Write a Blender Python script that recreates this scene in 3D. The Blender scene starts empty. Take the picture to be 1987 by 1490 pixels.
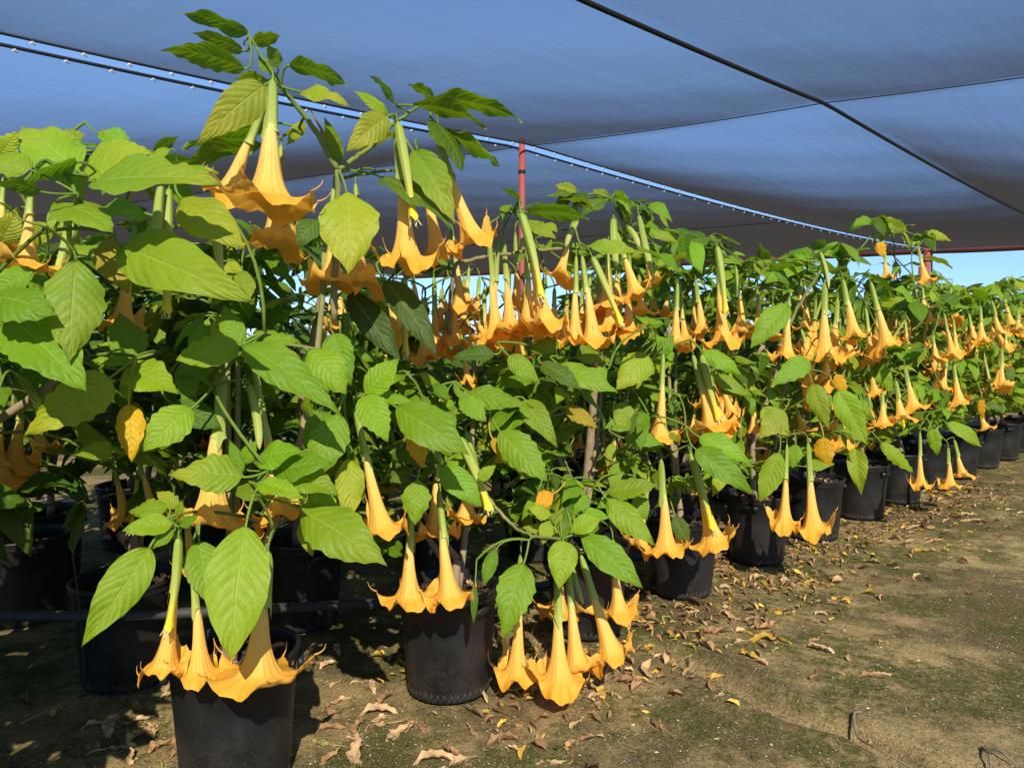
import bpy, math, random
import numpy as np
from mathutils import Vector, Matrix

# ------------------------------------------------------------------ camera, light, exposure
SC = bpy.context.scene
F_PX, CX, CY, HOR = 1480.0, 993.5, 745.0, 656.0          # the photograph's focal length, centre and horizon (its own pixels)
PITCH = math.atan((CY - HOR) / F_PX)
CAM_H = 1.45
cam_d = bpy.data.cameras.new('camera'); cam = bpy.data.objects.new('camera', cam_d)
SC.collection.objects.link(cam); SC.camera = cam
cam_d.sensor_width = 36.0; cam_d.lens = 36.0 * F_PX / 1987.0
cam_d.clip_start = 0.05; cam_d.clip_end = 6000.0
cam.location = (0, 0, CAM_H); cam.rotation_euler = (math.radians(90) - PITCH, 0, 0)

SUN_EL = math.radians(37.0)
SUN_DIR = Vector((0.16, -1.0, 0.0)).normalized()            # horizontal direction towards the sun (behind the camera)
w = bpy.data.worlds.new('World'); SC.world = w; w.use_nodes = True
nt = w.node_tree; bg = nt.nodes['Background']
sky = nt.nodes.new('ShaderNodeTexSky'); sky.sky_type = 'NISHITA'; sky.sun_disc = False
sky.sun_elevation = SUN_EL
sky.sun_rotation = math.atan2(SUN_DIR.x, SUN_DIR.y)
sky.altitude = 1200; sky.air_density = 1.0; sky.dust_density = 0.0; sky.ozone_density = 5.0
tcw = nt.nodes.new('ShaderNodeTexCoord'); sxw = nt.nodes.new('ShaderNodeSeparateXYZ'); nt.links.new(tcw.outputs['Generated'], sxw.inputs[0])
mrw = nt.nodes.new('ShaderNodeMapRange'); nt.links.new(sxw.outputs[2], mrw.inputs[0]); mrw.inputs[1].default_value = 0.0; mrw.inputs[2].default_value = 0.34; mrw.inputs[3].default_value = 1.0; mrw.inputs[4].default_value = 0.0
mxw = nt.nodes.new('ShaderNodeMix'); mxw.data_type = 'RGBA'; mxw.blend_type = 'MULTIPLY'; nt.links.new(mrw.outputs[0], mxw.inputs[0]); nt.links.new(sky.outputs[0], mxw.inputs[6]); mxw.inputs[7].default_value = (.52, .66, .95, 1)
nt.links.new(mxw.outputs[2], bg.inputs[0]); bg.inputs[1].default_value = 0.132
sun_d = bpy.data.lights.new('sun', 'SUN'); sun = bpy.data.objects.new('sun', sun_d); SC.collection.objects.link(sun)
sun_d.energy = 5.0; sun_d.angle = math.radians(0.5); sun_d.color = (1.0, 0.93, 0.82)
sv = Vector((SUN_DIR.x * math.cos(SUN_EL), SUN_DIR.y * math.cos(SUN_EL), math.sin(SUN_EL)))
sun.rotation_euler = sv.to_track_quat('Z', 'Y').to_euler()
SC.view_settings.view_transform = 'Standard'; SC.view_settings.look = 'None'
SC.view_settings.exposure = 0.40; SC.view_settings.gamma = 1.0
SC.cycles.use_denoising = True
SC.cycles.max_bounces = 7; SC.cycles.transparent_max_bounces = 24
SC.cycles.transmission_bounces = 4; SC.cycles.diffuse_bounces = 4; SC.cycles.glossy_bounces = 2
SC.cycles.sample_clamp_indirect = 6.0

rng = np.random.default_rng(7)
random.seed(7)
V = np.array
UP = V([0, 0, 1.0])
CAMP = V([0, 0, CAM_H])

def ray(px, py):
    a, b = (px - CX) / F_PX, (CY - py) / F_PX
    return V([a, math.cos(PITCH) + b * math.sin(PITCH), -math.sin(PITCH) + b * math.cos(PITCH)])
def at(px, py, Y):
    d = ray(px, py); return CAMP + d * (Y / d[1])
def proj(p):
    x, y, z = p[0], p[1], p[2] - CAM_H
    f = y * math.cos(PITCH) - z * math.sin(PITCH); u = y * math.sin(PITCH) + z * math.cos(PITCH)
    f = max(f, 1e-3)
    return CX + F_PX * x / f, CY - F_PX * u / f
def onground(px, py, z=0.0):
    d = ray(px, py); return CAMP + d * ((z - CAM_H) / d[2])
def nrm(v):
    v = np.asarray(v, float); return v / max(np.linalg.norm(v), 1e-9)

# ------------------------------------------------------------------ materials
def mat(name):
    m = bpy.data.materials.new(name); m.use_nodes = True
    m.node_tree.nodes.clear(); return m, m.node_tree
class N:
    """small node helper"""
    def __init__(s, t): s.t = t
    def add(s, typ, **kw):
        n = s.t.nodes.new(typ)
        for k, v in kw.items(): setattr(n, k, v)
        return n
    def put(s, sock, val):
        if hasattr(val, 'is_linked') or isinstance(val, bpy.types.NodeSocket): s.t.links.new(val, sock)
        else: sock.default_value = val
    def math(s, op, a, b=0.0, c=0.0, clamp=False):
        n = s.add('ShaderNodeMath', operation=op, use_clamp=clamp)
        s.put(n.inputs[0], a); s.put(n.inputs[1], b); s.put(n.inputs[2], c); return n.outputs[0]
    def mix(s, f, a, b, mode='MIX'):
        n = s.add('ShaderNodeMix', data_type='RGBA', blend_type=mode); n.clamp_factor = True
        s.put(n.inputs[0], f); s.put(n.inputs[6], a); s.put(n.inputs[7], b); return n.outputs[2]
    def noise(s, vec, scale, detail=3.0, rough=0.55, dist=0.0):
        n = s.add('ShaderNodeTexNoise'); s.put(n.inputs['Vector'], vec)
        n.inputs['Scale'].default_value = scale; n.inputs['Detail'].default_value = detail
        n.inputs['Roughness'].default_value = rough; n.inputs['Distortion'].default_value = dist
        return n.outputs['Fac']
    def ramp(s, f, lo, hi):
        n = s.add('ShaderNodeMapRange'); n.clamp = True
        s.put(n.inputs[0], f); n.inputs[1].default_value = lo; n.inputs[2].default_value = hi; return n.outputs[0]
    def scalevec(s, vec, sc):
        n = s.add('ShaderNodeMapping'); s.put(n.inputs['Vector'], vec); n.inputs['Scale'].default_value = sc; return n.outputs[0]
    def bump(s, h, strength, dist):
        n = s.add('ShaderNodeBump'); s.put(n.inputs['Height'], h)
        n.inputs['Strength'].default_value = strength; n.inputs['Distance'].default_value = dist; return n.outputs[0]
    def principled(s, col, rough, spec=0.5, normal=None, metal=0.0):
        n = s.add('ShaderNodeBsdfPrincipled'); s.put(n.inputs['Base Color'], col); s.put(n.inputs['Roughness'], rough)
        s.put(n.inputs['Specular IOR Level'], spec); n.inputs['Metallic'].default_value = metal
        if normal is not None: s.put(n.inputs['Normal'], normal)
        return n.outputs[0]
    def out(s, sh):
        o = s.add('ShaderNodeOutputMaterial'); s.t.links.new(sh, o.inputs[0])
    def tint(s):
        return s.add('ShaderNodeAttribute', attribute_name='tint').outputs['Color']

def leaf_material():
    m, t = mat('leaf_blade'); n = N(t)
    tint = n.tint(); uv = n.add('ShaderNodeTexCoord').outputs['UV']; ob = n.add('ShaderNodeTexCoord').outputs['Object']
    sep = n.add('ShaderNodeSeparateXYZ'); t.links.new(uv, sep.inputs[0])
    u = sep.outputs[0]; av = n.math('ABSOLUTE', n.math('MULTIPLY_ADD', sep.outputs[1], 2.0, -1.0))
    q = n.math('SUBTRACT', n.math('MULTIPLY', u, 9.0), n.math('MULTIPLY', n.math('POWER', av, 1.25), 2.3))
    fr = n.math('ABSOLUTE', n.math('SUBTRACT', n.math('FRACT', q), 0.5))
    side = n.math('SUBTRACT', 1.0, n.ramp(fr, 0.015, 0.075))
    mid = n.math('SUBTRACT', 1.0, n.ramp(av, 0.02, 0.065))
    vein = n.math('MAXIMUM', n.math('MULTIPLY', side, 0.4), mid)
    cell = n.noise(ob, 95.0, 2.0, 0.6)
    blotch = n.noise(ob, 9.0, 3.0, 0.6)
    pale = n.mix(0.55, tint, (0.50, 0.58, 0.13, 1))
    col = n.mix(n.math('MULTIPLY', vein, 0.42), tint, pale)
    col = n.mix(n.math('MULTIPLY', n.ramp(cell, 0.35, 0.7), 0.28), col, n.mix(1.0, col, (0.62, 0.70, 0.55, 1), 'MULTIPLY'))
    col = n.mix(n.math('MULTIPLY', n.ramp(blotch, 0.5, 0.8), 0.35), col, n.mix(1.0, col, (1.35, 1.15, 0.9, 1), 'MULTIPLY'))
    spot = n.math('MULTIPLY', n.ramp(n.noise(ob, 48.0, 2.0, 0.5), 0.70, 0.75), 0.7); col = n.mix(spot, col, (0.20, 0.12, 0.03, 1))
    h = n.math('ADD', n.math('MULTIPLY', vein, -0.7), n.math('MULTIPLY', cell, 0.8))
    h = n.math('ADD', h, n.math('MULTIPLY', n.ramp(fr, 0.0, 0.5), 0.5))
    nor = n.bump(h, 0.6, 0.0045)
    back = n.add('ShaderNodeNewGeometry').outputs['Backfacing']
    colb = n.mix(back, col, n.mix(0.25, col, (0.22, 0.30, 0.12, 1)))
    pr = n.principled(colb, 0.5, 0.28, nor)
    tr = n.add('ShaderNodeBsdfTranslucent'); n.put(tr.inputs[0], n.mix(1.0, col, (1.5, 1.45, 0.45, 1), 'MULTIPLY')); n.put(tr.inputs[1], nor)
    mx = n.add('ShaderNodeMixShader'); mx.inputs[0].default_value = 0.37
    t.links.new(pr, mx.inputs[1]); t.links.new(tr.outputs[0], mx.inputs[2]); n.out(mx.outputs[0]); return m

def petal_material():
    m, t = mat('petal'); n = N(t)
    tint = n.tint(); ob = n.add('ShaderNodeTexCoord').outputs['Object']; uv = n.add('ShaderNodeTexCoord').outputs['UV']
    sep = n.add('ShaderNodeSeparateXYZ'); t.links.new(uv, sep.inputs[0])
    fr = n.math('ABSOLUTE', n.math('SUBTRACT', n.math('FRACT', n.math('MULTIPLY', sep.outputs[0], 15.0)), 0.5))
    rib = n.math('SUBTRACT', 1.0, n.ramp(fr, 0.03, 0.16))
    no = n.noise(ob, 14.0, 3.0)
    col = n.mix(n.math('MULTIPLY', rib, 0.22), tint, n.mix(1.0, tint, (0.85, 0.62, 0.5, 1), 'MULTIPLY'))
    col = n.mix(n.math('MULTIPLY', n.ramp(no, 0.4, 0.75), 0.25), col, n.mix(1.0, col, (1.0, 0.80, 0.55, 1), 'MULTIPLY'))
    nor = n.bump(n.math('ADD', rib, n.noise(ob, 45.0, 3.0)), 0.35, 0.003)
    pr = n.principled(col, 0.55, 0.2, nor)
    tr = n.add('ShaderNodeBsdfTranslucent'); n.put(tr.inputs[0], col); n.put(tr.inputs[1], nor)
    mx = n.add('ShaderNodeMixShader'); mx.inputs[0].default_value = 0.36
    t.links.new(pr, mx.inputs[1]); t.links.new(tr.outputs[0], mx.inputs[2]); n.out(mx.outputs[0]); return m

def tint_material(name, rough=0.6, spec=0.3, nscale=40.0, bump=0.3, dist=0.003, var=0.35, transl=0.0):
    m, t = mat(name); n = N(t); tint = n.tint(); ob = n.add('ShaderNodeTexCoord').outputs['Object']
    a = n.noise(ob, nscale, 4.0, 0.65); b = n.noise(n.scalevec(ob, (1, 1, 0.25)), nscale * 2.2, 3.0)
    col = n.mix(n.math('MULTIPLY', n.ramp(a, 0.35, 0.7), var), tint, n.mix(1.0, tint, (0.45, 0.45, 0.4, 1), 'MULTIPLY'))
    nor = n.bump(n.math('ADD', a, b), bump, dist)
    sh = n.principled(col, rough, spec, nor)
    if transl:
        tr = n.add('ShaderNodeBsdfTranslucent'); n.put(tr.inputs[0], col)
        mx = n.add('ShaderNodeMixShader'); mx.inputs[0].default_value = transl
        t.links.new(sh, mx.inputs[1]); t.links.new(tr.outputs[0], mx.inputs[2]); sh = mx.outputs[0]
    n.out(sh); return m

def pot_material():
    m, t = mat('black_plastic'); n = N(t)
    g = n.add('ShaderNodeNewGeometry').outputs['Position']; ob = n.add('ShaderNodeTexCoord').outputs['Object']
    sep = n.add('ShaderNodeSeparateXYZ'); t.links.new(ob, sep.inputs[0])
    low = n.math('SUBTRACT', 1.0, n.ramp(sep.outputs[2], 0.0, 0.26))
    sp = n.noise(g, 260.0, 2.0, 0.7); film = n.noise(g, 7.0, 4.0, 0.6); streak = n.noise(n.scalevec(g, (30, 30, 2.5)), 1.0, 3.0)
    speck = n.math('MULTIPLY', n.ramp(sp, 0.58, 0.70), n.math('MULTIPLY_ADD', low, 0.6, 0.05))
    dirt = n.math('MULTIPLY', n.ramp(film, 0.35, 0.8), n.math('MULTIPLY_ADD', low, 0.30, 0.045))
    col = n.mix(dirt, (0.0075, 0.0075, 0.008, 1), (0.14, 0.12, 0.09, 1))
    col = n.mix(n.math('MULTIPLY', n.ramp(streak, 0.55, 0.8), 0.05), col, (0.16, 0.15, 0.13, 1))
    col = n.mix(speck, col, (0.24, 0.21, 0.16, 1))
    ro = n.math('MULTIPLY_ADD', n.ramp(film, 0.3, 0.8), 0.25, 0.42)
    nor = n.bump(n.noise(g, 120.0, 3.0), 0.10, 0.002)
    n.out(n.principled(col, ro, 0.42, nor)); return m

def soil_material(name, dark, light, scale):
    m, t = mat(name); n = N(t); g = n.add('ShaderNodeNewGeometry').outputs['Position']
    a = n.noise(g, scale, 5.0, 0.7); b = n.noise(g, scale * 5, 2.0)
    col = n.mix(n.ramp(a, 0.35, 0.72), dark, light)
    nor = n.bump(n.math('ADD', a, b), 0.9, 0.02); n.out(n.principled(col, 0.95, 0.1, nor)); return m

def ground_material():
    m, t = mat('soil_ground'); n = N(t); g = n.add('ShaderNodeNewGeometry').outputs['Position']
    big = n.noise(g, 0.9, 4.0, 0.6); midn = n.noise(g, 5.0, 5.0, 0.7); fine = n.noise(g, 70.0, 5.0, 0.8); tiny = n.noise(g, 320.0, 2.0, 0.6)
    tan = (0.47, 0.335, 0.145, 1); dark = (0.135, 0.100, 0.041, 1); moss = (0.080, 0.086, 0.015, 1)
    x = n.math('ADD', n.math('MULTIPLY', big, 0.8), n.math('MULTIPLY', midn, 0.6))
    col = n.mix(n.ramp(x, 0.62, 0.84), dark, tan)
    mm = n.math('MULTIPLY', n.ramp(n.math('ADD', n.noise(g, 1.5, 5.0, 0.7), n.math('MULTIPLY', n.noise(g, 22.0, 3.0), 0.35)), 0.63, 0.76), 0.9); col = n.mix(mm, col, moss)
    col = n.mix(n.math('MULTIPLY', n.ramp(fine, 0.50, 0.66), 0.6), col, n.mix(0.5, n.mix(1.0, col, (1.8, 1.75, 1.6, 1), 'MULTIPLY'), (0.40, 0.33, 0.19, 1)))
    col = n.mix(n.math('MULTIPLY', n.ramp(fine, 0.48, 0.36), 0.75), col, n.mix(1.0, col, (0.30, 0.30, 0.28, 1), 'MULTIPLY'))
    col = n.mix(n.math('MULTIPLY', n.tint(), 0.8), col, n.mix(n.ramp(fine, 0.4, 0.6), (0.22, 0.15, 0.07, 1), (0.52, 0.37, 0.18, 1)))
    col = n.mix(n.math('MULTIPLY', n.ramp(n.noise(g, 150.0, 3.0, 0.7), 0.52, 0.62), 0.5), col, n.mix(1.0, col, (1.7, 1.65, 1.5, 1), 'MULTIPLY'))
    vo = n.add('ShaderNodeTexVoronoi'); t.links.new(g, vo.inputs['Vector']); vo.inputs['Scale'].default_value = 120.0
    grit = n.math('MULTIPLY', n.math('SUBTRACT', 1.0, n.ramp(vo.outputs['Distance'], 0.15, 0.32)), n.ramp(n.noise(g, 47.0, 2.0), 0.45, 0.58))
    col = n.mix(n.math('MULTIPLY', grit, 0.7), col, (0.52, 0.44, 0.28, 1))
    h = n.math('ADD', fine, n.math('ADD', n.math('MULTIPLY', tiny, 0.4), n.math('MULTIPLY', grit, 0.4)))
    nor = n.bump(h, 1.0, 0.014); n.out(n.principled(col, 0.95, 0.1, nor)); return m

def cloth_material():
    # woven black shade cloth: the share of open holes a ray meets falls with its angle to the sheet
    m, t = mat('shade_cloth_weave'); n = N(t)
    uv = n.add('ShaderNodeTexCoord').outputs['UV']; geo = n.add('ShaderNodeNewGeometry')
    dp = n.add('ShaderNodeVectorMath', operation='DOT_PRODUCT'); t.links.new(geo.outputs['Incoming'], dp.inputs[0]); t.links.new(geo.outputs['Normal'], dp.inputs[1])
    c = n.math('MAXIMUM', n.math('ABSOLUTE', dp.outputs['Value']), 0.02)
    s1 = n.noise(n.scalevec(uv, (1.2, 26.0, 1)), 1.0, 5.0, 0.7); s2 = n.noise(n.scalevec(uv, (34.0, 1.5, 1)), 1.0, 5.0, 0.7)
    s3 = n.noise(n.scalevec(uv, (0.5, 150.0, 1)), 1.0, 3.0, 0.7)
    k = n.math('ADD', 0.198, n.math('MULTIPLY', n.math('ADD', n.math('ADD', s1, s2), s3), 0.038))
    T = n.math('EXPONENT', n.math('MULTIPLY', n.math('POWER', n.math('DIVIDE', k, c), 3.0), -1.0))
    di0 = n.principled((0.036, 0.034, 0.035, 1), 0.7, 0.2); tl = n.add('ShaderNodeBsdfTranslucent'); tl.inputs[0].default_value = (.07, .066, .068, 1)
    ad = n.add('ShaderNodeMixShader'); ad.inputs[0].default_value = .4; t.links.new(di0, ad.inputs[1]); t.links.new(tl.outputs[0], ad.inputs[2]); di = ad.outputs[0]
    tp = n.add('ShaderNodeBsdfTransparent')
    mx = n.add('ShaderNodeMixShader'); t.links.new(T, mx.inputs[0]); t.links.new(di, mx.inputs[1]); t.links.new(tp.outputs[0], mx.inputs[2])
    n.out(mx.outputs[0]); return m

def plain(name, col, rough=0.6, spec=0.3, nscale=25.0, var=0.3, metal=0.0):
    m, t = mat(name); n = N(t); g = n.add('ShaderNodeNewGeometry').outputs['Position']
    a = n.noise(g, nscale, 4.0, 0.65)
    c2 = n.mix(n.math('MULTIPLY', n.ramp(a, 0.35, 0.7), var), (*col, 1), (col[0] * .5, col[1] * .5, col[2] * .5, 1))
    n.out(n.principled(c2, rough, spec, n.bump(a, 0.2, 0.003), metal)); return m

M = dict(leaf=leaf_material(), petal=petal_material(), calyx=tint_material('calyx', 0.5, 0.3, 60, 0.25, 0.002, 0.18, 0.22),
         stem=tint_material('stem_bark', 0.8, 0.2, 30, 0.6, 0.004, 0.5), pot=pot_material(),
         soil=soil_material('potting_mix', (0.035, 0.022, 0.014, 1), (0.22, 0.14, 0.085, 1), 60),
         ground=ground_material(), cloth=cloth_material(),
         dry=tint_material('dry_leaf', 0.8, 0.15, 55, 0.6, 0.004, 0.5, 0.12),
         red=plain('red_oxide_paint', (0.33, 0.075, 0.058), 0.5, 0.35), maroon=plain('maroon_paint', (0.07, 0.018, 0.016), 0.5),
         black=plain('black_rope', (0.012, 0.012, 0.013), 0.6), white=plain('white_plastic', (0.72, 0.72, 0.70), 0.5),
         pipe=plain('grey_pipe', (0.05, 0.049, 0.047), 0.6, 0.3, 12, 0.5), hill=plain('hill_painted_haze', (0.42, 0.36, 0.36), 1.0, 0.0, 0.003, 0.15),
         grit=tint_material('grit', 0.9, 0.15, 150, 0.3, 0.002, 0.3), ink=plain('black_ink', (0.02, 0.02, 0.02), 0.6))

# ------------------------------------------------------------------ mesh building
class Acc:
    def __init__(s): s.v, s.q, s.t, s.uv, s.c, s.n = [], [], [], [], [], 0
    def add(s, v, quads=None, tris=None, uv=None, col=(1, 1, 1)):
        v = np.asarray(v, float).reshape(-1, 3); k = len(v); s.v.append(v)
        if quads is not None and len(quads): s.q.append(np.asarray(quads, int) + s.n)
        if tris is not None and len(tris): s.t.append(np.asarray(tris, int) + s.n)
        s.uv.append(np.zeros((k, 2)) if uv is None else uv)
        c = np.asarray(col, float); s.c.append(np.tile(c, (k, 1)) if c.ndim == 1 else c); s.n += k
    def mesh(s, name, m, origin=(0, 0, 0), smooth=True):
        me = bpy.data.meshes.new(name)
        v = np.concatenate(s.v) - V(origin); q = np.concatenate(s.q) if s.q else np.zeros((0, 4), int); t = np.concatenate(s.t) if s.t else np.zeros((0, 3), int)
        me.vertices.add(len(v)); me.vertices.foreach_set('co', v.ravel().astype(np.float32))
        loops = np.concatenate([q.ravel(), t.ravel()]); me.loops.add(len(loops)); me.loops.foreach_set('vertex_index', loops.astype(np.int32))
        st = np.concatenate([np.arange(len(q)) * 4, len(q) * 4 + np.arange(len(t)) * 3]); me.polygons.add(len(st))
        me.polygons.foreach_set('loop_start', st.astype(np.int32))
        uvl = me.uv_layers.new(name='UVMap'); uvs = np.concatenate(s.uv)[loops]; 
        a = me.color_attributes.new('tint', 'FLOAT_COLOR', 'POINT')
        c = np.concatenate(s.c); c4 = np.concatenate([c, np.ones((len(c), 1))], 1); a.data.foreach_set('color', c4.ravel().astype(np.float32))
        me.uv_layers[0].data.foreach_set('uv', uvs.ravel().astype(np.float32))
        me.polygons.foreach_set('use_smooth', np.full(len(st), smooth))
        me.materials.append(m); me.update(calc_edges=True); me.validate(); return me

def grid_quads(r, c, closed=False):
    i = np.arange(r - 1)[:, None]; j = np.arange(c if closed else c - 1)[None, :]; j2 = (j + 1) % c
    return np.stack([i * c + j, i * c + j2, (i + 1) * c + j2, (i + 1) * c + j], -1).reshape(-1, 4)

def tube(acc, pts, rad, n=6, col=(1, 1, 1), cap=True):
    pts = np.asarray(pts, float); k = len(pts); rad = np.broadcast_to(np.asarray(rad, float), (k,))
    tg = np.gradient(pts, axis=0); tg /= np.maximum(np.linalg.norm(tg, axis=1, keepdims=True), 1e-9)
    ref = V([0.31, 0.17, 0.94]) if abs(tg[0] @ V([0.31, 0.17, 0.94])) < 0.9 else V([1, 0, 0])
    s = ref - tg * (tg @ ref)[:, None]; s /= np.maximum(np.linalg.norm(s, axis=1, keepdims=True), 1e-9); b = np.cross(tg, s)
    a = np.arange(n) * 2 * math.pi / n
    v = pts[:, None] + rad[:, None, None] * (np.cos(a)[None, :, None] * s[:, None] + np.sin(a)[None, :, None] * b[:, None])
    c = np.asarray(col, float); c = np.tile(c, (k * n, 1)) if c.ndim == 1 else np.repeat(c, n, 0)
    q = grid_quads(k, n, True); v = v.reshape(-1, 3)
    if cap:
        v = np.concatenate([v, pts[:1], pts[-1:]]); c = np.concatenate([c, c[:1], c[-1:]])
        j = np.arange(n); t1 = np.stack([np.full(n, k * n), (j + 1) % n, j], 1); t2 = np.stack([np.full(n, k * n + 1), (k - 1) * n + j, (k - 1) * n + (j + 1) % n], 1)
        acc.add(v, q, np.concatenate([t1, t2]), None, c)
    else: acc.add(v, q, None, None, c)

def bez(a, b, c, k=7):
    t = np.linspace(0, 1, k)[:, None]; return (1 - t) ** 2 * a + 2 * t * (1 - t) * b + t * t * c

def lathe(acc, prof, n=40, col=(1, 1, 1), wob=None):
    prof = np.asarray(prof, float); a = np.arange(n) * 2 * math.pi / n
    v = np.stack([prof[:, :1] * np.cos(a), prof[:, :1] * np.sin(a), np.repeat(prof[:, 1:2], n, 1)], -1)
    acc.add(v.reshape(-1, 3), grid_quads(len(prof), n, True), None, None, col)

def box(acc, c, d, ax=None, col=(1, 1, 1)):
    ax = np.eye(3) if ax is None else np.asarray(ax, float)
    s = V([[x, y, z] for z in (-.5, .5) for y in (-.5, .5) for x in (-.5, .5)]) * V(d)
    acc.add(V(c) + s @ ax, [[0, 2, 3, 1], [4, 5, 7, 6], [0, 1, 5, 4], [2, 6, 7, 3], [0, 4, 6, 2], [1, 3, 7, 5]], None, None, col)

def leaf_geo(B, T, n0, w, nu, nv, r, arch=.05, fold=.22, teeth=.10, wave=.04, curl=.10, drop=.25):
    a = T - B; L = np.linalg.norm(a); a = a / L; nn = nrm(n0 - a * (n0 @ a)); s = np.cross(a, nn)
    u = np.linspace(0, 1, nu); v = np.linspace(-1, 1, nv)
    p = np.sin(math.pi * np.clip(u, 0, 1) ** r.uniform(.58, .86)) ** r.uniform(.75, 1.0) * (1 - .35 * u ** 5); p[0] = .02; p[-1] = 0.0
    ph = r.uniform(0, 1); tooth = np.where((u > .22) & (u < .93), teeth * r.uniform(.3, 1.6), 0) * (2 * np.abs(((u * r.uniform(4.0, 7.5) + ph) % 1) - .5) - .35)
    hw = w * .5 * np.maximum(p + tooth * (p > .15) * (.4 + p * .6), 0.0)
    asym = 1 + r.uniform(-.08, .08)
    U, Vv = np.meshgrid(u, v, indexing='ij'); H = hw[:, None] * np.where(Vv > 0, asym, 2 - asym)
    aw = np.abs(Vv); k1, k2 = r.uniform(5, 9), r.uniform(0, 6.28)
    z = arch * L * 4 * U * (1 - U) - curl * L * U ** 3 + fold * aw * H - drop * aw ** 2 * H
    z = z + wave * L * aw ** 2 * np.sin(U * k1 * 1.6 + k2 + (Vv > 0) * 1.7) + .018 * L * np.sin(U * 28 - aw * 5) * aw * (1 - aw * .6)
    bend = r.uniform(-.10, .10) * L * U ** 2
    P = B + a * (U * L)[..., None] + s * (Vv * H + bend)[..., None] + nn * z[..., None]
    uv = np.stack([U, Vv * .5 + .5], -1).reshape(-1, 2)
    return P.reshape(-1, 3), grid_quads(nu, nv), uv

# leaf colours (base colours)
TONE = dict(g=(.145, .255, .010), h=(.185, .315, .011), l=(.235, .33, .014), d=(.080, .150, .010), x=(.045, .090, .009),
            y=(.72, .38, .012), m=(.44, .30, .018), k=(.27, .34, .022), b=(.36, .22, .05))
def tone(c, r, amt=.14):
    b = V(TONE[c]); f = 1 + r.uniform(-amt, amt); return b * f * V([1 + r.uniform(-amt, amt), 1, 1 + r.uniform(-amt, amt)])

# ------------------------------------------------------------------ scene graph helpers
COL = SC.collection
def empty(name, loc, label, cat, group=None):
    o = bpy.data.objects.new(name, None); COL.objects.link(o); o.location = loc; o.empty_display_size = .1
    o['label'] = label; o['category'] = cat
    if group: o['group'] = group
    return o
def link(name, me, parent=None, loc=(0, 0, 0), mtx=None):
    o = bpy.data.objects.new(name, me); COL.objects.link(o)
    if parent is not None: o.parent = parent
    if mtx is not None: o.matrix_local = mtx
    else: o.location = loc
    return o
def tag(o, label, cat, group=None):
    o['label'] = label; o['category'] = cat
    if group: o['group'] = group
    return o
def copy_tree(root, loc, rz, label):
    r = root.copy(); COL.objects.link(r); r.location = loc; r.rotation_euler = (0, 0, rz); r['label'] = label
    for ch in root.children:
        c = ch.copy(); COL.objects.link(c); c.parent = r
        for g in ch.children:
            d = g.copy(); COL.objects.link(d); d.parent = c
    return r

# ------------------------------------------------------------------ ground
def fbm(x, y, seed=0):
    rr = np.random.default_rng(100 + seed); z = np.zeros_like(x, float)
    for o in range(4):
        f = 1.3 * 2 ** o
        for _ in range(4):
            a = rr.uniform(0, 6.28); z += np.sin((x * math.cos(a) + y * math.sin(a)) * f * rr.uniform(.7, 1.4) + rr.uniform(0, 6.28)) / (2 ** o) / 4
    return z
TR = [onground(*p)[:2] for p in ((1268, 1252), (1400, 1305), (1545, 1382), (1660, 1412), (1760, 1470), (1830, 1560))]
def trench(x, y):
    best = np.full(np.shape(x), 9.0)
    for a, b in zip(TR[:-1], TR[1:]):
        d = b - a; t = np.clip(((x - a[0]) * d[0] + (y - a[1]) * d[1]) / (d @ d), 0, 1)
        best = np.minimum(best, np.hypot(x - a[0] - t * d[0], y - a[1] - t * d[1]))
    return best
def ground_h(x, y):
    x = np.asarray(x, float); y = np.asarray(y, float)
    z = .006 * fbm(x, y) + .004 * fbm(x * 4, y * 4, 3)
    best = np.full(x.shape, 9.0)
    for a, b in zip(TR[:-1], TR[1:]):
        d = b - a; t = np.clip(((x - a[0]) * d[0] + (y - a[1]) * d[1]) / (d @ d), 0, 1)
        best = np.minimum(best, np.hypot(x - a[0] - t * d[0], y - a[1] - t * d[1]))
    best = best + .02 * fbm(x * 3, y * 3, 5)
    z = z - .045 * np.exp(-(best / .05) ** 2) + .014 * np.exp(-((best - .12) / .06) ** 2)
    z = z + np.where(np.hypot(x, y) < 14, .0022 * np.sin(x * 271.3 + y * 119.7 + 3 * np.sin(y * 157.1)) * np.sin(y * 233.9 - x * 91.3), 0)
    fade = np.clip((40 - np.hypot(x, y)) / 20, 0, 1)
    return z * fade - .01
def steps(a, b, d, far):
    core = np.arange(a, b, d); g = []; s = d; x = b
    while x < far: g.append(x); s *= 1.35; x += s
    h = []; s = d; x = a - d
    while x > -far: h.append(x); s *= 1.35; x -= s
    return np.concatenate([h[::-1], core, g])
gx = steps(-3.0, 6.0, .022, 3200); gy = steps(1.4, 8.6, .022, 3200)
GX, GY = np.meshgrid(gx, gy, indexing='ij'); GZ = ground_h(GX, GY)
acc = Acc(); acc.add(np.stack([GX, GY, GZ], -1).reshape(-1, 3), grid_quads(len(gx), len(gy))[:, ::-1], None, None, np.repeat(np.exp(-(trench(GX + .02 * fbm(GX * 5, GY * 5, 7), GY) / .05) ** 2).reshape(-1, 1), 3, 1))
ground = link('ground', acc.mesh('ground', M['ground'])); ground['kind'] = 'structure'

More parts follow.
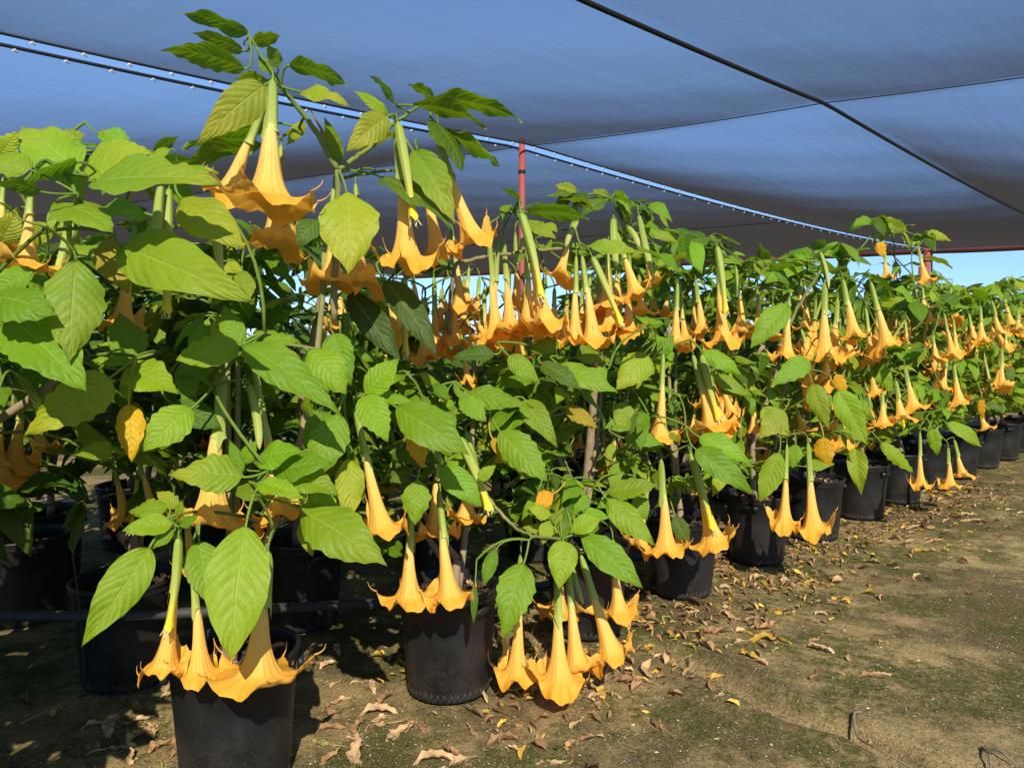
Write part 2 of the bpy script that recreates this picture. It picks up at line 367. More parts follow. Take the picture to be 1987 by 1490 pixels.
acc = Acc(); xs = np.linspace(0, 1, 60)                                 # a low ridge beyond the row's far right, haze painted into its pale colour
ridge = 150 * np.sin(math.pi * xs) ** .7 * (1 + .25 * np.sin(xs * 17) + .1 * np.sin(xs * 41))
bx = 1500 + 1900 * xs; by = 2500 - 500 * xs
pts = np.stack([np.stack([bx - 150, by - 260, np.full(60, -2.0)], 1), np.stack([bx - 60, by - 120, ridge * .55], 1), np.stack([bx, by, ridge], 1), np.stack([bx + 120, by + 260, np.full(60, -2.0)], 1)])
acc.add(pts.reshape(-1, 3), grid_quads(4, 60)); hl = link('hills', acc.mesh('hills', M['hill'])); hl['kind'] = 'structure'

# ------------------------------------------------------------------ shade structure
H = 3.0
G0 = V([.052 * H, 4.04 * H]); TD = V([H, H]); SD = V([1.28 * H, -.74 * H]); TL = 4.62      # one bay runs TL along the row
def cloth_xy(t, s): return G0[0] + t * TD[0] + s * SD[0], G0[1] + t * TD[1] + s * SD[1]
def cloth_z(t, s):
    tau = np.mod(np.asarray(t, float) / TL, 1.0); sg = np.mod(np.asarray(s, float), 1.0)
    q = 4 * tau * (1 - tau)
    t = np.asarray(t, float); s = np.asarray(s, float); left = np.clip(-t / .15, 0, 1)
    bay = np.where(s > 0, (.055 * q * (1 - .75 * left) + .012) * 4 * sg * (1 - sg), .20 * q * left * (1 - np.exp(np.minimum(s, 0) / .9)))
    return CAM_H + H * (1.0 - (.050 + .032 * left) * q - bay)
def cloth_pt(t, s): x, y = cloth_xy(t, s); return np.stack(np.broadcast_arrays(x, y, cloth_z(t, s)), -1)
def sheet(name, t0, t1, s0, s1, label, nt_=90, ns_=50):
    t = np.unique(np.concatenate([np.linspace(t0, t1, nt_), [0.0]])); s = np.unique(np.concatenate([np.linspace(s0, s1, ns_), [q for q in (-3, -2, -1, 0, 1) if s0 < q < s1]]))
    Tt, Ss = np.meshgrid(t, s, indexing='ij'); P = cloth_pt(Tt, Ss)
    P[..., 2] += .004 * np.sin(Tt * 5 + Ss * 9) + .002 * np.sin(Tt * 13 - Ss * 11)
    a = Acc(); a.add(P.reshape(-1, 3), grid_quads(len(t), len(s)), None, np.stack([Tt, Ss], -1).reshape(-1, 2))
    o = link(name, a.mesh(name, M['cloth'])); tag(o, label, 'shade cloth', 'shade cloth sheets overhead'); return o
sheet('shade_cloth', -2.25, TL, .034, 1.72, 'large black shade cloth sheet stretched overhead right of the bright gap')
sheet('shade_cloth', -2.6, TL, -5.0, -.034, 'dark shade cloth sheet behind the bright gap, reaching to the left')

def cable(name, t0, t1, s0, s1, r, m, label, dz=0.0, n=60, clips=0, cat='cable', group=None, cl=.05):
    t = np.linspace(t0, t1, n); s = np.linspace(s0, s1, n); P = cloth_pt(t, s); P[:, 2] += dz
    if s0 == s1: pass
    a = Acc(); tube(a, P, r, 6); c0 = P[n // 2]
    o = link(name, a.mesh(name, m, c0), None, c0); tag(o, label, cat, group)
    for i in range(clips):
        f = (i + .5 + .35 * math.sin(i * 12.9898)) / clips * (n - 1); p = P[int(f)] * (1 - f % 1) + P[min(int(f) + 1, n - 1)] * (f % 1)
        b = Acc(); ax = nrm(P[-1] - P[0]); tube(b, [V([0, 0, -.008]) - ax * cl * .5, V([0, 0, .02]), V([0, 0, -.012]) + ax * cl * .5], [.006, .012, .006], 5)
        if i == 0: cm = b.mesh('clip', M['white'])
        link('clip', cm, o, tuple(p - c0 + V([0, 0, -.035])))
    return o
cable('edge_rope', -2.25, TL,   .034, .034, .014, M['black'], 'black hem rope with white clips on the near side of the bright gap', clips=60, group='hem ropes of the shade cloth')
cable('edge_rope', -2.25, TL, -.034, -.034, .018, M['black'], 'black hem rope with white clips on the far side of the bright gap', clips=60, group='hem ropes of the shade cloth')
cable('seam_cable', -2.25, TL, 1.0, 1.0, .027, M['black'], 'thick dark seam cable crossing the upper right of the shade cloth', dz=-.03)
cable('seam_cable', 0, 0, .034, 1.72, .008, M['black'], 'thin cross cable running from the nearer red pole under the right sheet', dz=-.012)
cable('seam_cable', 0, 0, -5.0, -.034, .010, M['black'], 'thin cross cable running left from the nearer red pole', dz=-.012)
cable('seam_cable', 2.2, 2.2, -5.0, -.034, .014, M['black'], 'thin dark cable under the far left sheet between the two red poles', dz=-.03)
cable('end_beam', TL, TL, -5.0, 1.72, .115, M['maroon'], 'dark red steel beam along the far end of the shade cloth', dz=-.06, clips=90, cat='beam', cl=.12)
def pole(t, label, r, extra=False):
    x, y = cloth_xy(t, 0.0); top = float(cloth_z(t, 0.0)) + .06
    o = empty('support_pole', (x, y, 0), label, 'pole', 'red steel support poles')
    a = Acc(); tube(a, [(0, 0, -.05), (0, 0, top - .14), (0, 0, top - .139), (0, 0, top)], [r, r, r * .92, r * .92], 20); link('shaft', a.mesh('shaft', M['red']), o)
    a = Acc(); lathe(a, [(0, top - .02), (r * 1.15, top - .02), (r * 1.15, top + .02), (r * .7, top + .045), (0, top + .05)], 20); link('cap', a.mesh('cap', M['red']), o)
    a = Acc(); lathe(a, [(r * 1.02, top - .5), (r * 1.10, top - .49), (r * 1.10, top - .45), (r * 1.02, top - .44)], 20); link('collar', a.mesh('collar', M['black']), o)
    if extra:
        a = Acc(); box(a, (-r * 1.6, -.02, top - 1.25), (r * 1.4, .09, 1.2)); link('brace', a.mesh('brace', M['red']), o)
        a = Acc(); tube(a, [(r * 1.5, 0, 0), (r * 1.6, 0, top - .9), (r * 1.35, 0, top - .1)], .035, 6); link('cord', a.mesh('cord', M['black']), o)
pole(0.0, 'nearer red steel support pole standing behind the orange flower cluster', .052)
pole(TL, 'far red steel pole meeting the end beam below the shade cloth', .115, True)

# ------------------------------------------------------------------ pots
PR, PH = .212, .44
def pot_mesh():
    a = Acc()
    lathe(a, [(0, .004), (.155, .002), (.166, .006), (.170, .02), (.172, .05), (.174, .052), (.188, .26), (.1965, .385), (.200, .389), (.201, .396), (.206, .398), (.2065, .402),
              (.2075, .424), (.212, .428), (.2135, .434), (.2115, .440), (.206, .442), (.198, .440), (.1955, .432), (.194, .38), (.190, .30)], 48)
    for k in range(40):                                        # short moulded feet along the bottom edge
        th = k * 2 * math.pi / 40; box(a, (.1700 * math.cos(th), .1700 * math.sin(th), .026), (.003, .005, .034), [[math.cos(th), math.sin(th), 0], [-math.sin(th), math.cos(th), 0], [0, 0, 1]])
    for th in (.6, .6 + math.pi):                              # handle tabs under the rim
        box(a, (.209 * math.cos(th), .209 * math.sin(th), .375), (.022, .09, .030), [[math.cos(th), math.sin(th), 0], [-math.sin(th), math.cos(th), 0], [0, 0, 1]])
    return a.mesh('pot', M['pot'])
def soil_mesh():
    a = Acc(); r = np.linspace(0, .193, 9); n = 30; th = np.arange(n) * 2 * math.pi / n
    R, TH = np.meshgrid(r, th, indexing='ij'); Z = .375 + .02 * np.cos(R / .193 * 1.4) + .012 * fbm(R * np.cos(TH) * 20, R * np.sin(TH) * 20, 9)
    a.add(np.stack([R * np.cos(TH), R * np.sin(TH), Z], -1).reshape(-1, 3), grid_quads(9, n, True), None, None, (.1, .07, .04))
    rr = np.random.default_rng(4)
    for _ in range(150):                                       # bark chips in the potting mix
        rad, b = .185 * math.sqrt(rr.uniform()), rr.uniform(0, 6.28); ax, _r = np.linalg.qr(rr.normal(size=(3, 3)))
        box(a, (rad * math.cos(b), rad * math.sin(b), .397 + rr.uniform(0, .008)), (rr.uniform(.01, .035), rr.uniform(.006, .015), .005), ax)
    return a.mesh('soil', M['soil'], smooth=False)
POT, SOIL = pot_mesh(), soil_mesh()

# ------------------------------------------------------------------ flowers (unit length, hanging along -Z from the origin)
def flower_open(seed):
    r = np.random.default_rng(seed); n = 50; th = np.arange(n) * 2 * math.pi / n; lobes = np.cos(5 * th)
    zz = [.34, .42, .50, .58, .66, .73, .79, .84, .88, .915]; rr = [.032, .043, .054, .063, .073, .085, .100, .118, .139, .162]
    fl = r.uniform(.75, 1.15)
    z = np.repeat(-V(zz)[:, None], n, 1); R = np.repeat(V(rr)[:, None], n, 1)
    ridge = np.maximum(0, np.cos(5 * th)) ** 6
    R = R * (1 + (.10 * ridge - .05 * (lobes < -.6))[None] * np.linspace(.3, 1, 10)[:, None])
    lob = [r.uniform(.7, 1.25) for _ in range(5)]; md = seed % 3; per = V([lob[int(((t / (2 * math.pi)) * 5 + .5) % 5)] for t in th])
    low = .05 * np.sin(th + r.uniform(0, 6)) + .04 * np.sin(2 * th + r.uniform(0, 6))
    tip = np.maximum(0, lobes) ** 2; val = .5 - .5 * lobes
    rowsR, rowsZ = [], []
    for q in (.2, .4, .6, .8, 1.0):
        rowsR.append(.162 + fl * (math.sin(q * 1.45) * .165 + q ** 2 * .055 * tip * per) - .02 * q ** 3 * val + .012 * q * np.sin(11 * th + seed))
        rowsZ.append(-.915 - .06 * math.sin(q * 1.5) * (1 - .5 * q) + q ** 2 * ((.115, .085, .05)[md] * tip * per + low * (1, 1.3, 1.8)[md]) - (.065, .045, .025)[md] * q ** 1.6 * val + (.008, .014, .022)[md] * q * np.sin((13, 11, 10)[md] * th + 2 * seed))
    R = np.concatenate([R, rowsR]); z = np.concatenate([z, rowsZ]); k = len(R)
    sway = .02 * np.sin(z * 3)[..., None] * V([math.cos(seed), math.sin(seed), 0])
    P = np.stack([R * np.cos(th), R * np.sin(th), z], -1) + sway
    f = np.clip((-z - .34) / .66, 0, 1)[..., None]
    c0, c1, c2, c3 = V([.72, .70, .24]), V([.92, .68, .19]), V([.94, .56, .105]), V([.93, .42, .035])
    col = np.where(f < .2, c0 + (c1 - c0) * f / .2, np.where(f < .75, c1 + (c2 - c1) * (f - .2) / .55, c2 + (c3 - c2) * (f - .75) / .25))
    uv = np.stack(np.broadcast_arrays(th[None] / (2 * math.pi), f[..., 0]), -1).reshape(-1, 2)
    a = Acc(); a.add(P.reshape(-1, 3), grid_quads(k, n, True), None, uv, col.reshape(-1, 3))
    for j in range(5):                                         # the long curling tail of each lobe
        i = int(round(j * n / 5)) % n; p = P[-1, i]; d = nrm(V([p[0], p[1], 0])); L = r.uniform(.07, .15); sd = V([-d[1], d[0], 0]) * r.uniform(-.06, .06)
        b = p - d * .012; tube(a, bez(b, p + d * L * .55 + V([0, 0, .02]), p + d * L * r.uniform(.1, .75) + sd + V([0, 0, L * r.uniform(.5, 1.0)]), 7), np.linspace(.0075, .002, 7), 5, (.84, .45, .10))
    return a.mesh('flower', M['petal'])
def calyx_part(acc, r, z1=.44, wid=1.0, cols=((.27, .37, .05), (.48, .54, .12))):
    n = 20; th = np.arange(n) * 2 * math.pi / n; zz = [-.02, .0, .04, .10, .18, .26, .33, .39, z1]; rr = [.012, .024, .036, .042, .044, .045, .047, .050, .052]
    z = np.repeat(-V(zz)[:, None], n, 1); R = np.repeat(V(rr)[:, None], n, 1) * wid * (1 + .09 * np.cos(5 * th))[None]
    ph = r.uniform(0, 6.28); lob = np.maximum(0, np.cos(1.5 * (th - ph))) ** 2
    z[-1] += -.06 * lob + .04 * (1 - lob); R[-1] += .010 * (1 - lob); z[-2] += .02 * (1 - lob)
    f = np.clip(-z / z1, 0, 1)[..., None]; col = V(cols[0]) + (V(cols[1]) - V(cols[0])) * f; ribs = (1 - .22 * (np.cos(5 * th) > .55))[None, :, None]; col = col * ribs
    acc.add(np.stack([R * np.cos(th), R * np.sin(th), z], -1).reshape(-1, 3), grid_quads(len(zz), n, True), None, None, col.reshape(-1, 3))
    tube(acc, bez(V([.0, 0, .09]), V([.012, 0, .045]), V([0, 0, -.01]), 5), [.011, .011, .012, .014, .016], 6, (.16, .25, .03))
def calyx_mesh(seed):
    a = Acc(); calyx_part(a, np.random.default_rng(seed)); return a.mesh('calyx', M['calyx'])
def spent_mesh(seed):                                          # a withered flower: long calyx, short yellow tube, hanging threads
    r = np.random.default_rng(seed); n = 18; th = np.arange(n) * 2 * math.pi / n
    zz = [-.01, .0, .05, .2, .4, .55, .68, .78, .86, .93, .965]; rr = [.012, .03, .048, .056, .052, .044, .038, .036, .041, .052, .060]
    z = np.repeat(-V(zz)[:, None], n, 1); R = np.repeat(V(rr)[:, None], n, 1) * (1 + .10 * np.cos(5 * th))[None]; z[-1] += .03 * np.cos(3 * th + seed); 
    f = -z[..., None]; g0, g1, y = V([.27, .37, .05]), V([.50, .54, .11]), V([.78, .62, .03])
    col = np.where(f < .6, g0 + (g1 - g0) * np.clip(f, 0, .6) / .6, g1 + (y - g1) * np.clip((f - .6) / .25, 0, 1))
    a = Acc(); a.add(np.stack([R * np.cos(th) + .03 * np.sin(z * 3), R * np.sin(th), z], -1).reshape(-1, 3), grid_quads(len(zz), n, True), None, None, col.reshape(-1, 3))
    for j in range(6):
        b = r.uniform(0, 6.28); p = V([.03 * math.cos(b) - .006, .03 * math.sin(b), -.93]); tube(a, bez(p, p + V([.02 * math.cos(b), .02 * math.sin(b), -.06]), p + V([r.uniform(-.05, .05), r.uniform(-.05, .05), -.115]), 6), .006, 4, (.85, .80, .42))
    tube(a, bez(V([.0, 0, .09]), V([.012, 0, .045]), V([0, 0, -.01]), 5), [.011, .011, .012, .014, .016], 6, (.16, .25, .03))
    return a.mesh('spent_flower', M['calyx'])
def bud_mesh(seed):
    r = np.random.default_rng(seed); n = 18; th = np.arange(n) * 2 * math.pi / n
    zz = [-.01, 0, .06, .2, .4, .6, .72, .82, .9, .97, 1.0]; rr = [.012, .03, .045, .052, .056, .054, .050, .046, .036, .02, .004]
    z = np.repeat(-V(zz)[:, None], n, 1); R = np.repeat(V(rr)[:, None], n, 1) * (1 + .10 * np.cos(5 * th))[None]
    f = -z[..., None]; col = V([.26, .36, .045]) + (V([.56, .60, .16]) - V([.26, .36, .045])) * np.clip(f, 0, 1)
    a = Acc(); a.add(np.stack([R * np.cos(th) + .035 * np.sin(z * 3), R * np.sin(th), z], -1).reshape(-1, 3), grid_quads(len(zz), n, True), None, None, col.reshape(-1, 3))
    tube(a, bez(V([.0, 0, .09]), V([.012, 0, .045]), V([0, 0, -.01]), 5), [.011, .011, .012, .014, .016], 6, (.16, .25, .03))
    return a.mesh('flower_bud', M['calyx'])
OPEN = [flower_open(s) for s in range(1, 9)]; CALYX = [calyx_mesh(s) for s in range(4)]; SPENT = [spent_mesh(s) for s in range(3)]; BUD = [bud_mesh(s) for s in range(2)]
FD = {'o': .70, 's': .14, 'b': .14}

# ------------------------------------------------------------------ what the photograph shows, plant by plant (its pixels, distance in metres)
# flowers: plant, top x, y, bottom x, y, mouth width, distance, kind (o open, s spent, b bud)
FL = """1 528 160 521 405 190 2.38 o|1 512 205 440 392 118 2.55 o|1 545 285 531 487 116 2.62 o|1 349 1040 316 1308 100 2.16 o|1 346 1046 325 1226 30 2.12 s|1 374 1085 388 1318 104 2.20 o
1 520 1075 503 1322 175 2.18 o|1 432 728 412 1030 172 2.36 o|1 494 715 545 1015 112 2.50 o|1 484 748 503 872 26 2.34 b|2 690 795 745 1040 104 2.60 o|1 770 245 788 522 120 2.62 o
1 772 240 803 432 30 2.55 s|1 842 250 925 480 100 2.75 o|1 810 300 853 508 92 2.82 o|1 648 365 640 562 112 2.62 o|1 690 360 702 566 96 2.72 o|0 62 345 48 522 104 1.95 o|0 8 345 -5 480 80 2.1 o
0 312 360 304 500 30 2.10 b|0 328 368 326 520 28 2.14 b|0 132 430 108 530 28 2.02 b|0 150 430 118 560 28 2.1 b|0 318 470 322 612 34 2.3 s|0 262 440 238 640 92 2.50 o|1 418 430 434 562 32 2.22 s
2 797 985 796 1170 112 2.80 o|2 852 955 876 1170 106 2.74 o|2 850 850 846 1045 100 3.02 o|2 892 850 950 992 34 2.78 s|2 915 870 905 1012 84 3.05 o|2 905 840 932 985 24 2.9 b
3 1010 1080 1003 1318 92 3.02 o|3 1082 1110 1086 1328 112 2.92 o|3 1102 1090 1122 1305 104 3.02 o|3 1128 1080 1192 1280 108 3.0 o|3 1190 1050 1203 1195 84 3.45 o|3 1090 1060 1085 1195 84 3.6 o|3 1140 1070 1150 1190 80 3.6 o|3 1108 1095 1132 1172 18 3.05 b
4 1283 895 1291 1078 96 3.75 o|4 1258 930 1240 1066 70 3.85 o|4 1345 890 1388 1060 100 3.75 o|4 1340 880 1383 1030 26 3.68 s|4 1287 690 1280 858 78 3.75 o|4 1345 690 1384 835 90 3.85 o|4 1368 700 1404 838 84 3.9 o|4 1362 690 1396 815 24 3.8 s
3 950 470 965 655 72 3.1 o|3 966 470 955 660 76 3.2 o|3 977 465 992 655 74 3.25 o|3 1000 455 1003 602 58 3.4 o|3 1024 470 1022 645 76 3.15 o|3 1014 420 1062 642 92 3.05 o|3 1012 415 1050 582 28 3.0 s|3 1118 500 1118 672 76 3.1 o|3 1130 500 1152 670 86 3.05 o
3 940 560 938 668 64 3.45 o|3 1018 560 1020 655 70 3.3 o|3 1055 540 1050 650 64 3.5 o|3 1182 520 1186 640 70 3.45 o|3 1130 560 1128 650 64 3.7 o|3 1240 530 1246 610 56 3.6 o|3 1205 560 1203 650 60 3.6 o|2 900 540 902 650 66 3.5 o|2 858 560 850 640 64 3.5 o|2 760 560 764 640 64 3.3 o|2 720 540 716 640 60 3.3 o|2 930 540 925 620 56 3.6 o|4 1345 560 1348 640 52 4.5 o|5 1470 560 1472 640 54 4.6 o|5 1500 590 1502 660 52 4.6 o|6 1625 580 1620 690 64 4.9 o|3 988 520 985 650 66 3.35 o|3 1040 520 1038 632 66 3.4 o|3 1076 560 1075 640 60 3.5 o|3 1100 570 1098 660 58 3.4 o|3 1145 540 1146 618 66 3.6 o|3 1172 540 1175 612 64 3.55 o|3 1200 500 1196 590 60 3.6 o|3 955 590 950 690 60 3.5 o|3 1222 500 1220 650 56 3.5 o|2 868 600 862 690 64 3.45 o|2 800 520 806 600 60 3.4 o|2 910 520 905 588 50 3.5 o|3 1112 432 1082 545 66 3.2 o|3 1120 430 1098 480 18 3.15 b|3 1196 450 1236 578 72 3.35 o|3 1180 470 1178 600 70 3.45 o|3 1150 500 1207 632 24 3.1 s|3 1222 540 1216 645 64 3.5 o|3 1160 520 1168 640 70 3.6 o|3 1250 480 1262 550 50 3.6 o|3 1240 420 1270 545 20 3.4 b|3 1190 425 1196 520 24 3.3 b|3 1218 440 1240 480 22 3.3 b
2 880 460 893 605 66 3.3 o|2 884 560 880 670 70 3.35 o|2 842 540 846 700 74 3.4 o|2 745 540 777 658 80 3.0 o|2 820 580 828 700 84 3.3 o|2 784 540 787 692 24 2.9 s|2 620 560 624 680 50 3.3 o|2 895 650 910 745 40 3.3 o|2 560 640 562 760 44 3.2 o|2 935 600 930 690 60 3.4 o|3 1010 600 1008 700 60 3.5 o
4 1318 545 1331 668 42 4.1 o|4 1350 545 1362 650 60 4.3 o|5 1393 490 1405 672 76 4.2 o|5 1392 480 1408 610 22 4.1 s|5 1428 520 1441 655 56 4.3 o|4 1300 560 1290 610 40 4.4 o
5 1531 575 1526 698 66 4.5 o|6 1600 550 1600 702 88 4.6 o|6 1636 545 1656 660 76 4.7 o|6 1690 550 1722 678 72 4.9 o|6 1560 560 1566 640 54 5.0 o|6 1680 600 1692 705 60 5.1 o|6 1592 490 1608 560 14 4.6 b|6 1555 640 1575 700 56 4.9 o|6 1640 620 1650 695 56 5.0 o
5 1527 865 1522 1022 66 4.35 o|6 1568 862 1579 1036 80 4.35 o|6 1540 780 1560 840 50 5.0 o|5 1350 780 1340 850 40 4.5 o
8 1781 478 1796 548 42 5.7 o|8 1716 485 1722 540 40 6.0 o|7 1756 715 1772 795 62 5.5 o|7 1738 740 1752 818 62 5.4 o|7 1712 760 1713 826 56 5.4 o|8 1785 840 1787 947 44 5.6 o|9 1840 870 1842 945 46 6.1 o|9 1852 855 1870 928 46 6.2 o
9 1850 705 1861 785 52 6.2 o|10 1898 790 1914 834 40 6.9 o|8 1832 610 1848 695 42 5.8 o|9 1902 595 1906 665 46 6.4 o|9 1925 585 1942 652 42 6.6 o|10 1975 600 1977 645 36 7.2 o|8 1850 620 1855 690 40 6.0 o|7 1800 590 1806 625 40 6.0 o|8 1790 560 1795 600 36 6.3 o|9 1880 610 1890 665 44 6.6 o|7 1700 600 1706 660 50 5.6 o|9 1950 640 1955 680 36 7.0 o|8 1810 650 1816 700 44 6.0 o"""
FLOWERS = []
for ln in FL.replace('\n', '|').split('|'):
    f = ln.split(); FLOWERS.append((int(f[0]), *map(float, f[1:7]), float(0) if False else f[7]))
